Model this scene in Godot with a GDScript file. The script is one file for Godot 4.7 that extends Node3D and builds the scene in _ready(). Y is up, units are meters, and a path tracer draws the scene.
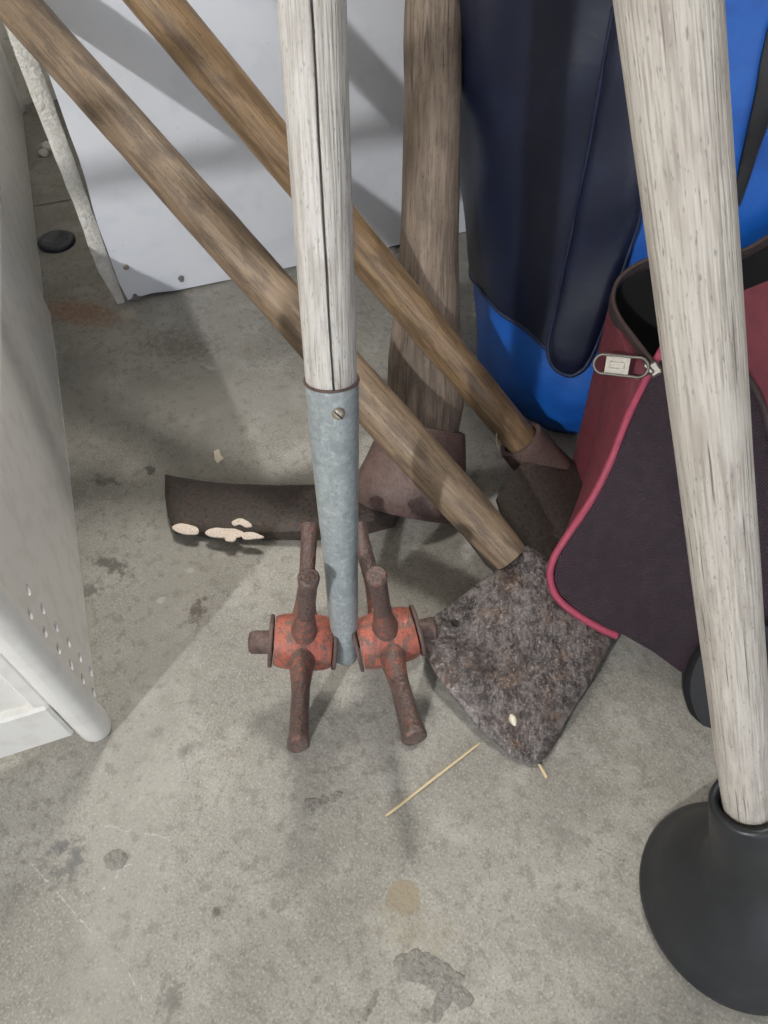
extends Node3D

const TURN := 0.34034   # the garage is turned 19.5 degrees to the view
var M := {}
var used := {}
var group_id := 0

# ---------------------------------------------------------------- naming
func numbered(n: String) -> String:
	if not used.has(n):
		used[n] = 0
		return n
	used[n] += 1
	return "%s_%03d" % [n, used[n]]

func tag(o: Node3D, label: String, category: String, group := "") -> Node3D:
	o.set_meta("label", label)
	o.set_meta("category", category)
	if group != "":
		o.set_meta("group", group)
	return o

func thing(called: String, label: String, category: String, at := Vector3.ZERO, turn := 0.0, group := "") -> Node3D:
	var o := Node3D.new()
	o.name = numbered(called)
	o.position = at
	o.rotation.y = turn
	add_child(o)
	return tag(o, label, category, group)

func structure(called: String, at := Vector3.ZERO, turn := 0.0) -> Node3D:
	var o := Node3D.new()
	o.name = called
	o.position = at
	o.rotation.y = turn
	o.set_meta("kind", "structure")
	add_child(o)
	return o

func surf() -> SurfaceTool:
	var st := SurfaceTool.new()
	st.begin(Mesh.PRIMITIVE_TRIANGLES)
	return st

# one named mesh; "local" shapes are given in the parent's own frame, the others in world metres
func part(st: SurfaceTool, called: String, m: Material, parent: Node, local := false, label := "") -> MeshInstance3D:
	st.generate_normals()
	var o := MeshInstance3D.new()
	o.mesh = st.commit()
	o.material_override = m
	o.name = called
	if not local and not (parent is MeshInstance3D) and parent != self:
		o.transform = (parent as Node3D).transform.affine_inverse()
	if label != "":
		o.set_meta("label", label)
	parent.add_child(o, true)
	return o

# ---------------------------------------------------------------- shapes
func next_group(st: SurfaceTool) -> void:
	group_id += 1
	st.set_smooth_group(group_id)

func vert(st: SurfaceTool, p: Vector3, uv: Vector2) -> void:
	st.set_uv(uv)
	st.add_vertex(p)

func grid(st: SurfaceTool, rows: Array, uvs: Array, flip := false) -> void:
	for i in rows.size() - 1:
		for j in rows[i].size() - 1:
			var q := [[i, j], [i + 1, j], [i + 1, j + 1], [i, j + 1]]
			for k in ([0, 2, 1, 0, 3, 2] if flip else [0, 1, 2, 0, 2, 3]):
				vert(st, rows[q[k][0]][q[k][1]], uvs[q[k][0]][q[k][1]])

# a swept round or oval bar; prof = [[t, rx, ry], ...], a repeated row makes a hard edge
func rod(st: SurfaceTool, p0: Vector3, p1: Vector3, prof: Array, opt := {}) -> void:
	var axis := (p1 - p0).normalized()
	var length := p0.distance_to(p1)
	var ref: Vector3 = opt.get("ref", Vector3(0, 0, 1))
	if absf(axis.dot(ref)) > 0.95:
		ref = Vector3(1, 0, 0) if absf(axis.x) < 0.9 else Vector3(0, 1, 0)
	var e1 := (ref - axis * ref.dot(axis)).normalized()
	var e2 := axis.cross(e1)
	var seg: int = opt.get("seg", 28)
	var wob: float = opt.get("wob", 0.0)
	var bend: Vector3 = opt.get("bend", Vector3.ZERO)
	var step: float = opt.get("step", 0.02)
	var uvl: float = opt.get("uvl", 0.6)
	var groove: Array = opt.get("groove", [])     # [angle at start, angle at end, half width, depth]
	var nz := FastNoiseLite.new()
	nz.seed = opt.get("seed", 1)
	nz.frequency = opt.get("freq", 25.0)
	var angs: Array = []
	for j in seg + 1:
		angs.append(TAU * j / seg)
	if groove.size() > 0:
		var w: float = groove[2]
		angs = [0.0, w * 0.45, w, w * 1.4]
		for j in range(1, seg):
			angs.append(lerpf(w * 1.4, TAU - w * 1.4, float(j) / seg))
		angs.append_array([TAU - w * 1.4, TAU - w, TAU - w * 0.45, TAU])
	var dense: Array = [[prof[0]]]
	for i in range(1, prof.size()):
		var a: Array = prof[i - 1]
		var b: Array = prof[i]
		if a[0] == b[0] and a[1] == b[1]:
			dense.append([b])
			continue
		var n := maxi(1, int(ceil(absf(b[0] - a[0]) * length / step)))
		for k in range(1, n + 1):
			var f := float(k) / n
			var ay: float = a[2] if a.size() > 2 else a[1]
			var by: float = b[2] if b.size() > 2 else b[1]
			dense[-1].append([lerpf(a[0], b[0], f), lerpf(a[1], b[1], f), lerpf(ay, by, f)])
	for strip in dense:
		if strip.size() < 2:
			continue
		var rows: Array = []
		var uvs: Array = []
		for r in strip:
			var t: float = r[0]
			var c := p0.lerp(p1, t) + bend * (4.0 * t * (1.0 - t))
			var ry: float = r[2] if r.size() > 2 else r[1]
			var line := PackedVector3Array()
			var tex := PackedVector2Array()
			var twist := lerpf(groove[0], groove[1], t) + 0.05 * nz.get_noise_1d(t * length) if groove.size() > 0 else 0.0
			for a in angs:
				var th: float = a + twist
				var d: Vector3 = e1 * cos(th) * r[1] + e2 * sin(th) * ry
				var k := 1.0
				if wob > 0.0:
					var s: Vector3 = d.normalized() * 0.02
					k += wob * nz.get_noise_3d(s.x + t * length * 0.15, s.y + t * length * 0.3, s.z)
				if groove.size() > 0 and (a < groove[2] * 0.6 or a > TAU - groove[2] * 0.6):
					k *= 1.0 - groove[3]
				line.append(c + d * k)
				tex.append(Vector2(th / TAU, t * length / uvl))
			rows.append(line)
			uvs.append(tex)
		next_group(st)
		grid(st, rows, uvs)
	for e in [0, 1]:
		var r: Array = prof[0] if e == 0 else prof[-1]
		if r[1] < 0.0004:
			continue
		next_group(st)
		var t: float = r[0]
		var c := p0.lerp(p1, t) + bend * (4.0 * t * (1.0 - t))
		var ry: float = r[2] if r.size() > 2 else r[1]
		for j in seg:
			var a0 := TAU * j / seg
			var a1 := TAU * (j + 1) / seg
			var q0: Vector3 = c + e1 * cos(a0) * r[1] + e2 * sin(a0) * ry
			var q1: Vector3 = c + e1 * cos(a1) * r[1] + e2 * sin(a1) * ry
			vert(st, c, Vector2(0.5, 0.5))
			if e == 0:
				vert(st, q0, Vector2(0.5 + 0.1 * cos(a0), 0.5 + 0.02 * sin(a0)))
				vert(st, q1, Vector2(0.5 + 0.1 * cos(a1), 0.5 + 0.02 * sin(a1)))
			else:
				vert(st, q1, Vector2(0.5 + 0.1 * cos(a1), 0.5 + 0.02 * sin(a1)))
				vert(st, q0, Vector2(0.5 + 0.1 * cos(a0), 0.5 + 0.02 * sin(a0)))

func smooth_path(pts: Array, per := 6) -> Array:
	var out: Array = []
	for i in pts.size() - 1:
		var a: Vector3 = pts[maxi(i - 1, 0)]
		var b: Vector3 = pts[i]
		var c: Vector3 = pts[i + 1]
		var d: Vector3 = pts[mini(i + 2, pts.size() - 1)]
		for k in per:
			out.append(b.cubic_interpolate(c, a, d, float(k) / per))
	out.append(pts[-1])
	return out

# the same for a closed outline in the plane
func round_outline(pts: Array, per := 4) -> Array:
	var out: Array = []
	var n := pts.size()
	for i in n:
		var b: Vector2 = pts[i]
		for k in per:
			out.append(b.cubic_interpolate(pts[(i + 1) % n], pts[(i + n - 1) % n], pts[(i + 2) % n], float(k) / per))
	return out

# a tube of radius r along a line of points
func tube(st: SurfaceTool, pts: Array, r: float, seg := 10, r2 := -1.0, wide := Vector3.ZERO) -> void:
	var rows: Array = []
	var uvs: Array = []
	var ref := Vector3(0.3, 1, 0.2) if wide == Vector3.ZERO else wide
	var along := 0.0
	for i in pts.size():
		var a: Vector3 = pts[maxi(i - 1, 0)]
		var b: Vector3 = pts[mini(i + 1, pts.size() - 1)]
		var d := (b - a).normalized()
		var e1 := (ref - d * ref.dot(d)).normalized()
		if wide == Vector3.ZERO:
			ref = e1
		var e2 := d.cross(e1)
		var line := PackedVector3Array()
		var tex := PackedVector2Array()
		if i > 0:
			along += pts[i].distance_to(pts[i - 1])
		for j in seg + 1:
			var th := TAU * j / seg
			line.append(pts[i] + e1 * cos(th) * r + e2 * sin(th) * (r if r2 < 0.0 else r2))
			tex.append(Vector2(float(j) / seg, along * 20.0))
		rows.append(line)
		uvs.append(tex)
	next_group(st)
	grid(st, rows, uvs)

# a curved plate: outline in the plane of two parameters, f(p, offset) gives the place in space
func patch(st: SurfaceTool, outline: Array, f: Callable, step: Vector2, thick: float, uvs := 10.0, bevel := 0.0, bevel_w := 0.004, back := true) -> void:
	var poly := PackedVector2Array(outline)
	if Geometry2D.is_polygon_clockwise(poly):
		poly.reverse()
	var lo := poly[0]
	var hi := poly[0]
	for p in poly:
		lo = lo.min(p)
		hi = hi.max(p)
	var drop := func(p: Vector2) -> float:
		if bevel <= 0.0:
			return 0.0
		var d := 1e9
		for i in poly.size():
			d = minf(d, p.distance_to(Geometry2D.get_closest_point_to_segment(p, poly[i], poly[(i + 1) % poly.size()])))
		var x := 1.0 - minf(d / bevel_w, 1.0)
		return bevel * x * x
	var nx := int(ceil((hi.x - lo.x) / step.x))
	var ny := int(ceil((hi.y - lo.y) / step.y))
	var tops: Array = []
	for i in nx:
		for j in ny:
			var a := lo + Vector2(i * step.x, j * step.y)
			var cell := PackedVector2Array([a, a + Vector2(step.x, 0), a + step, a + Vector2(0, step.y)])
			for piece in Geometry2D.intersect_polygons(cell, poly):
				var tri := Geometry2D.triangulate_polygon(piece)
				for k in range(0, tri.size(), 3):
					var q := [piece[tri[k]], piece[tri[k + 1]], piece[tri[k + 2]]]
					if (q[1] - q[0]).cross(q[2] - q[0]) > 0.0:
						q = [q[0], q[2], q[1]]
					tops.append_array(q)
	next_group(st)
	for p in tops:
		vert(st, f.call(p, -drop.call(p)), p * uvs)
	if back:
		next_group(st)
		for k in range(0, tops.size(), 3):
			for m in [0, 2, 1]:
				vert(st, f.call(tops[k + m], -thick), tops[k + m] * uvs)
	if thick > 0.0:
		next_group(st)
		for i in poly.size():
			var a := poly[i]
			var b := poly[(i + 1) % poly.size()]
			var n := maxi(1, int(ceil(maxf(absf(b.x - a.x) / step.x, absf(b.y - a.y) / step.y))))
			for k in n:
				var p := a.lerp(b, float(k) / n)
				var q := a.lerp(b, float(k + 1) / n)
				var p0: Vector3 = f.call(p, -drop.call(p))
				var q0: Vector3 = f.call(q, -drop.call(q))
				var p1: Vector3 = f.call(p, -thick)
				var q1: Vector3 = f.call(q, -thick)
				for w in [[p0, p], [q0, q], [q1, q], [p0, p], [q1, q], [p1, p]]:
					vert(st, w[0], w[1] * uvs + Vector2(0.01, 0.01))

# a box with chamfered edges
func box(st: SurfaceTool, c: Vector3, size: Vector3, b := 0.001, basis := Basis.IDENTITY, uvs := 4.0) -> void:
	var h := size * 0.5
	b = minf(b, minf(h.x, minf(h.y, h.z)) * 0.9)
	st.set_smooth_group(-1)
	var put := func(a: Array, n: Vector3) -> void:
		var nn: Vector3 = (a[1] - a[0]).cross(a[2] - a[0])
		var order: Array = range(a.size())
		if nn.dot(n) > 0.0:
			order.reverse()
		for k in range(1, a.size() - 1):
			for m in [order[0], order[k], order[k + 1]]:
				var p: Vector3 = a[m]
				var uv := Vector2(p.x, p.z)
				if absf(n.x) > 0.8:
					uv = Vector2(p.z, p.y)
				elif absf(n.z) > 0.8:
					uv = Vector2(p.x, p.y)
				vert(st, c + basis * p, uv * uvs)
	for ax in 3:
		var u := (ax + 1) % 3
		var v := (ax + 2) % 3
		for s in [-1.0, 1.0]:
			var a: Array = []
			for q in [[-1, -1], [1, -1], [1, 1], [-1, 1]]:
				var p := Vector3.ZERO
				p[ax] = s * h[ax]
				p[u] = q[0] * (h[u] - b)
				p[v] = q[1] * (h[v] - b)
				a.append(p)
			var n := Vector3.ZERO
			n[ax] = s
			put.call(a, n)
		for su in [-1.0, 1.0]:
			for sv in [-1.0, 1.0]:
				var a: Array = []
				for q in [[-1, 0], [1, 0], [1, 1], [-1, 1]]:
					var p := Vector3.ZERO
					p[ax] = q[0] * (h[ax] - b)
					p[u] = su * (h[u] - (b if q[1] == 0 else 0.0))
					p[v] = sv * (h[v] - (0.0 if q[1] == 0 else b))
					a.append(p)
				var n := Vector3.ZERO
				n[u] = su
				n[v] = sv
				put.call(a, n)
	for sx in [-1.0, 1.0]:
		for sy in [-1.0, 1.0]:
			for sz in [-1.0, 1.0]:
				var s := Vector3(sx, sy, sz)
				var a: Array = []
				for ax in 3:
					var p := (h - Vector3(b, b, b)) * s
					p[ax] = h[ax] * s[ax]
					a.append(p)
				put.call(a, s)

# ---------------------------------------------------------------- textures
func noise_bytes(w: int, h: int, freq: float, sd: int, octaves := 4, stretch := 1, kind := FastNoiseLite.TYPE_SIMPLEX_SMOOTH) -> PackedByteArray:
	var n := FastNoiseLite.new()
	n.noise_type = kind
	n.seed = sd
	n.frequency = freq
	n.fractal_octaves = octaves
	var im := n.get_seamless_image(w, maxi(h / stretch, 8))
	im.convert(Image.FORMAT_L8)
	if stretch > 1:
		im.resize(w, h, Image.INTERPOLATE_CUBIC)
	return im.get_data()

# layers = [[bytes, colour, from, to, strength], ...] laid over one another
func blend(w: int, h: int, base: Color, layers: Array) -> PackedByteArray:
	var out := PackedByteArray()
	out.resize(w * h * 3)
	var luts: Array = []
	for l in layers:
		var lut := PackedFloat32Array()
		for v in 256:
			lut.append(smoothstep(l[2], l[3], v / 255.0) * l[4] if l[2] < l[3] else (1.0 - smoothstep(l[3], l[2], v / 255.0)) * l[4])
		luts.append(lut)
	var nl := layers.size()
	var data: Array = []
	var cols: Array = []
	for l in layers:
		data.append(l[0])
		cols.append(Vector3(l[1].r, l[1].g, l[1].b) * 255.0)
	var b0 := Vector3(base.r, base.g, base.b) * 255.0
	var o := 0
	for i in w * h:
		var c := b0
		for k in nl:
			var a: float = luts[k][data[k][i]]
			if a > 0.004:
				c += (cols[k] - c) * a
		out[o] = int(c.x)
		out[o + 1] = int(c.y)
		out[o + 2] = int(c.z)
		o += 3
	return out

func tex(w: int, h: int, data: PackedByteArray) -> ImageTexture:
	var im := Image.create_from_data(w, h, false, Image.FORMAT_RGB8, data)
	im.generate_mipmaps()
	return ImageTexture.create_from_image(im)

func tex_l(w: int, h: int, data: PackedByteArray) -> ImageTexture:
	return ImageTexture.create_from_image(Image.create_from_data(w, h, false, Image.FORMAT_L8, data))

func plain(c: Color, rough: float, metal := 0.0) -> StandardMaterial3D:
	var m := StandardMaterial3D.new()
	m.albedo_color = c
	m.roughness = rough
	m.metallic = metal
	m.cull_mode = BaseMaterial3D.CULL_DISABLED
	return m

func textured(t: Texture2D, rough: float, metal := 0.0, relief: Texture2D = null, depth := 0.0, tri := 0.0) -> StandardMaterial3D:
	var m := plain(Color.WHITE, rough, metal)
	m.albedo_texture = t
	m.texture_repeat = true
	if relief:
		m.heightmap_enabled = true
		m.heightmap_texture = relief
		m.heightmap_scale = depth
	if tri > 0.0:
		m.uv1_triplanar = true
		m.uv1_scale = Vector3(tri, tri, tri)
	return m

func rgb(r: int, g: int, b: int) -> Color:
	return Color(r / 255.0, g / 255.0, b / 255.0)

func wood(sd: int, base: Color, dark: Color, light: Color, dirt: Color, rough: float, dirt_amount: float, crack := 0.5) -> StandardMaterial3D:
	var w := 384
	var h := 1024
	var streak := noise_bytes(w, h, 0.05, sd, 4, 16)
	var fine := noise_bytes(w, h, 0.16, sd + 1, 3, 12)
	var slit := noise_bytes(w, h, 0.12, sd + 2, 2, 24)
	var blot := noise_bytes(w, h, 0.016, sd + 3, 5, 2)
	var speck := noise_bytes(w, h, 0.14, sd + 4, 3, 2)
	var d := blend(w, h, base, [
		[streak, dark, 0.52, 0.9, 0.6], [streak, light, 0.48, 0.12, 0.6], [blot, dirt, 0.48, 0.8, dirt_amount],
		[fine, dark, 0.55, 0.85, 0.55], [fine, light, 0.45, 0.2, 0.4], [speck, light, 0.72, 0.9, 0.6 * dirt_amount],
		[slit, dark * 0.5, 0.78, 0.9, crack], [speck, dirt * 0.6, 0.26, 0.12, 0.8 * dirt_amount]])
	return textured(tex(w, h, d), rough, 0.0, tex_l(w, h, fine), 0.04)

func rust(sd: int, base: Color, layers: Array, rough: float, metal: float, relief: float, tri: float) -> StandardMaterial3D:
	# layers = [[frequency, colour, from, to, strength], ...]
	var n := 384
	var ls: Array = []
	for i in layers.size():
		var l: Array = layers[i]
		ls.append([noise_bytes(n, n, l[0], sd + i, 4), l[1], l[2], l[3], l[4]])
	return textured(tex(n, n, blend(n, n, base, ls)), rough, metal, tex_l(n, n, noise_bytes(n, n, 0.06, sd + 50, 4)), relief, tri)

func make_materials() -> void:
	M.pole = wood(11, rgb(198, 193, 186), rgb(160, 153, 145), rgb(214, 210, 204), rgb(166, 159, 151), 0.75, 0.5, 0.5)
	M.lower_handle = wood(21, rgb(128, 108, 86), rgb(94, 77, 60), rgb(152, 133, 110), rgb(88, 74, 61), 0.55, 0.7, 0.4)
	M.upper_handle = wood(31, rgb(132, 107, 79), rgb(96, 75, 53), rgb(158, 133, 102), rgb(84, 67, 50), 0.36, 0.6, 0.4)
	M.mattock_handle = wood(41, rgb(116, 101, 87), rgb(80, 68, 58), rgb(140, 125, 110), rgb(82, 71, 61), 0.8, 0.5, 0.9)
	M.plunger_handle = wood(51, rgb(184, 177, 167), rgb(142, 133, 123), rgb(200, 194, 185), rgb(156, 147, 137), 0.75, 0.6, 0.7)
	M.blade = rust(101, rgb(104, 96, 93), [[0.010, rgb(104, 80, 64), 0.5, 0.72, 0.75], [0.03, rgb(58, 51, 50), 0.5, 0.64, 0.85], [0.08, rgb(56, 49, 48), 0.52, 0.66, 0.7], [0.012, rgb(136, 130, 127), 0.6, 0.78, 0.5], [0.15, rgb(176, 171, 168), 0.66, 0.78, 0.6]], 0.45, 0.25, 0.16, 7.0)
	M.dark_iron = rust(131, rgb(70, 61, 55), [[0.03, rgb(90, 68, 54), 0.5, 0.75, 0.6], [0.06, rgb(40, 35, 33), 0.55, 0.75, 0.7], [0.1, rgb(112, 102, 96), 0.74, 0.9, 0.5]], 0.62, 0.15, 0.08, 9.0)
	M.brown_iron = rust(161, rgb(104, 84, 78), [[0.025, rgb(86, 66, 58), 0.45, 0.75, 0.7], [0.07, rgb(66, 53, 49), 0.58, 0.78, 0.6], [0.1, rgb(140, 124, 116), 0.72, 0.9, 0.45]], 0.6, 0.15, 0.06, 9.0)
	M.red_iron = rust(191, rgb(176, 94, 76), [[0.03, rgb(154, 80, 65), 0.4, 0.8, 0.7], [0.018, rgb(106, 84, 74), 0.50, 0.60, 0.92], [0.08, rgb(92, 74, 66), 0.60, 0.72, 0.8], [0.1, rgb(216, 140, 120), 0.8, 0.93, 0.5]], 0.5, 0.0, 0.06, 14.0)
	M.worn_red = rust(195, rgb(156, 90, 74), [[0.03, rgb(136, 78, 66), 0.4, 0.8, 0.7], [0.02, rgb(100, 82, 75), 0.32, 0.46, 0.95], [0.08, rgb(86, 70, 64), 0.56, 0.7, 0.8]], 0.55, 0.0, 0.08, 14.0)
	M.spike_iron = rust(199, rgb(102, 86, 80), [[0.025, rgb(84, 66, 60), 0.45, 0.7, 0.7], [0.02, rgb(142, 84, 70), 0.70, 0.78, 0.7], [0.07, rgb(66, 55, 52), 0.55, 0.7, 0.7], [0.1, rgb(142, 132, 128), 0.66, 0.82, 0.6]], 0.5, 0.2, 0.1, 14.0)
	M.galvanised = rust(221, rgb(156, 163, 163), [[0.02, rgb(138, 146, 148), 0.45, 0.75, 0.6], [0.05, rgb(186, 192, 191), 0.54, 0.72, 0.7], [0.09, rgb(110, 117, 119), 0.64, 0.8, 0.6], [0.012, rgb(128, 134, 134), 0.6, 0.8, 0.5]], 0.45, 0.2, 0.03, 9.0)
	M.screw = plain(rgb(176, 166, 150), 0.35, 0.7)
	M.rubber = rust(251, rgb(33, 35, 38), [[0.02, rgb(40, 43, 46), 0.5, 0.8, 0.5], [0.012, rgb(62, 66, 68), 0.72, 0.86, 0.35], [0.06, rgb(120, 122, 122), 0.87, 0.93, 0.6]], 0.42, 0.0, 0.01, 6.0)
	M.white_metal = rust(271, rgb(226, 223, 216), [[0.02, rgb(214, 209, 200), 0.5, 0.8, 0.6], [0.1, rgb(150, 142, 132), 0.88, 0.95, 0.5]], 0.38, 0.0, 0.003, 4.0)
	M.white_cabinet = rust(291, rgb(230, 231, 234), [[0.015, rgb(222, 224, 228), 0.5, 0.8, 0.6], [0.09, rgb(160, 156, 150), 0.9, 0.96, 0.5]], 0.35, 0.0, 0.003, 3.0)
	M.chipped = rust(301, rgb(212, 207, 196), [[0.03, rgb(224, 220, 212), 0.5, 0.65, 0.8], [0.06, rgb(178, 170, 156), 0.66, 0.78, 0.6]], 0.85, 0.0, 0.15, 8.0)
	M.blue = rust(311, rgb(18, 86, 170), [[0.015, rgb(12, 66, 140), 0.45, 0.8, 0.6], [0.05, rgb(34, 104, 186), 0.7, 0.9, 0.35]], 0.45, 0.0, 0.03, 4.0)
	M.navy = rust(321, rgb(17, 23, 43), [[0.012, rgb(21, 30, 56), 0.45, 0.8, 0.7], [0.1, rgb(120, 124, 134), 0.93, 0.97, 0.4]], 0.42, 0.0, 0.02, 4.0)
	M.navy_seam = plain(rgb(24, 34, 62), 0.6)
	M.maroon = rust(331, rgb(104, 43, 51), [[0.02, rgb(86, 34, 41), 0.45, 0.75, 0.6], [0.12, rgb(124, 54, 66), 0.6, 0.85, 0.4]], 0.75, 0.0, 0.02, 12.0)
	M.piping = rust(341, rgb(158, 62, 84), [[0.03, rgb(132, 48, 68), 0.5, 0.8, 0.6]], 0.55, 0.0, 0.01, 14.0)
	M.zip_tape = rust(351, rgb(48, 36, 38), [[0.12, rgb(74, 58, 60), 0.55, 0.8, 0.6]], 0.8, 0.0, 0.04, 20.0)
	M.lining = plain(rgb(9, 7, 8), 0.95)
	M.tan_binding = plain(rgb(72, 56, 50), 0.8)
	M.pull_metal = rust(361, rgb(108, 104, 96), [[0.05, rgb(88, 83, 75), 0.5, 0.75, 0.6], [0.1, rgb(160, 157, 148), 0.7, 0.9, 0.6]], 0.42, 0.6, 0.01, 30.0)
	M.thread = plain(rgb(222, 214, 206), 0.8)
	M.straw = plain(rgb(206, 186, 148), 0.7)
	M.chip_wood = plain(rgb(228, 204, 140), 0.7)
	M.cream = plain(rgb(222, 212, 190), 0.8)
	M.white_paint = rust(371, rgb(228, 216, 202), [[0.05, rgb(204, 150, 122), 0.58, 0.75, 0.6]], 0.6, 0.0, 0.05, 20.0)
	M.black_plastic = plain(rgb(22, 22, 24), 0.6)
	M.cap = plain(rgb(30, 34, 46), 0.3)
	M.cap_mark = plain(rgb(92, 98, 106), 0.5)
	M.mortar = rust(381, rgb(130, 126, 119), [[0.05, rgb(102, 99, 93), 0.5, 0.75, 0.7], [0.14, rgb(166, 162, 153), 0.6, 0.8, 0.6]], 0.95, 0.0, 0.15, 10.0)
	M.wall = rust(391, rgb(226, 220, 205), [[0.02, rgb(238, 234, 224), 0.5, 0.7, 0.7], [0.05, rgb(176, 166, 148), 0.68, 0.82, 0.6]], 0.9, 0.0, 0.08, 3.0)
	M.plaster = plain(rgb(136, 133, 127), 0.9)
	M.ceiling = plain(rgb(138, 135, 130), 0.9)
	M.drive = plain(rgb(170, 168, 163), 0.95)
	var mesh_tex := PackedByteArray()
	var n := 256
	mesh_tex.resize(n * n * 3)
	var bump := PackedByteArray()
	bump.resize(n * n)
	var fade := noise_bytes(n, n, 0.02, 401, 3)
	for y in n:
		for x in n:
			var a := absf(sin((x + y) * PI / 8.0))
			var b := absf(sin((x - y) * PI / 8.0))
			var k := maxf(a, b)
			var v := smoothstep(0.75, 1.0, k)
			var f := fade[y * n + x] / 255.0
			var o := (y * n + x) * 3
			mesh_tex[o] = int(lerpf(14, 46 + 24 * f, v))
			mesh_tex[o + 1] = int(lerpf(8, 25 + 14 * f, v))
			mesh_tex[o + 2] = int(lerpf(12, 37 + 18 * f, v))
			bump[y * n + x] = int(255 * v)
	M.mesh = textured(tex(n, n, mesh_tex), 0.6, 0.0, tex_l(n, n, bump), 0.05)

# the concrete: 1 texture over 1.3 m, its stains where they lie on the floor
func make_floor_material() -> StandardMaterial3D:
	var n := 1800
	var d := blend(n, n, rgb(148, 144, 135), [
		[noise_bytes(n, n, 0.0035, 501, 5), rgb(128, 124, 115), 0.42, 0.75, 0.65],
		[noise_bytes(n, n, 0.012, 502, 5), rgb(166, 162, 153), 0.5, 0.8, 0.55],
		[noise_bytes(n, n, 0.05, 503, 5), rgb(116, 112, 104), 0.54, 0.78, 0.5],
		[noise_bytes(n, n, 0.3, 504, 3), rgb(184, 181, 172), 0.55, 0.85, 0.6],
		[noise_bytes(n, n, 0.33, 505, 3), rgb(100, 96, 89), 0.55, 0.85, 0.6]])
	var nz := FastNoiseLite.new()
	nz.seed = 77
	nz.frequency = 0.03
	# [x, z, radius x, radius z, turn, colour, strength, hardness, grain]
	for s in STAINS:
		var cx: float = (s[0] + 0.9) / 1.3 * n
		var cy: float = (s[1] + 1.28) / 1.3 * n
		var rx: float = s[2] / 1.3 * n
		var ry: float = s[3] / 1.3 * n
		var rr := int(maxf(rx, ry) * 1.5) + 2
		var col: Color = s[5]
		for y in range(maxi(0, int(cy) - rr), mini(n, int(cy) + rr)):
			for x in range(maxi(0, int(cx) - rr), mini(n, int(cx) + rr)):
				var p := Vector2(x - cx, y - cy).rotated(-s[4])
				var e := sqrt((p.x / rx) * (p.x / rx) + (p.y / ry) * (p.y / ry))
				e += s[8] * nz.get_noise_2d(x * 2.2, y * 2.2) + 0.5 * s[8] * nz.get_noise_2d(x * 8.0, y * 8.0)
				var a: float = (1.0 - smoothstep(s[7], 1.0, e)) * s[6]
				if a > 0.01:
					var o := (y * n + x) * 3
					d[o] = int(lerpf(d[o], col.r8, a))
					d[o + 1] = int(lerpf(d[o + 1], col.g8, a))
					d[o + 2] = int(lerpf(d[o + 2], col.b8, a))
	# thin scratches
	for s in SCRATCHES:
		var a := Vector2((s[0].x + 0.9) / 1.3 * n, (s[0].y + 1.28) / 1.3 * n)
		var b := Vector2((s[1].x + 0.9) / 1.3 * n, (s[1].y + 1.28) / 1.3 * n)
		var m := int(a.distance_to(b) * 1.5)
		for k in m:
			var p := a.lerp(b, float(k) / m)
			p += Vector2(1, 1) * 6.0 * nz.get_noise_1d(k * 0.6)
			var o := (int(p.y) * n + int(p.x)) * 3
			if nz.get_noise_1d(k * 2.0 + 90.0) > -0.15:
				for c in 3:
					d[o + c] = int(lerpf(d[o + c], s[2], 0.45))
	var m := textured(tex(n, n, d), 0.78, 0.0, tex_l(n, n, noise_bytes(n, n, 0.09, 507, 5)), 0.07)
	return m

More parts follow.
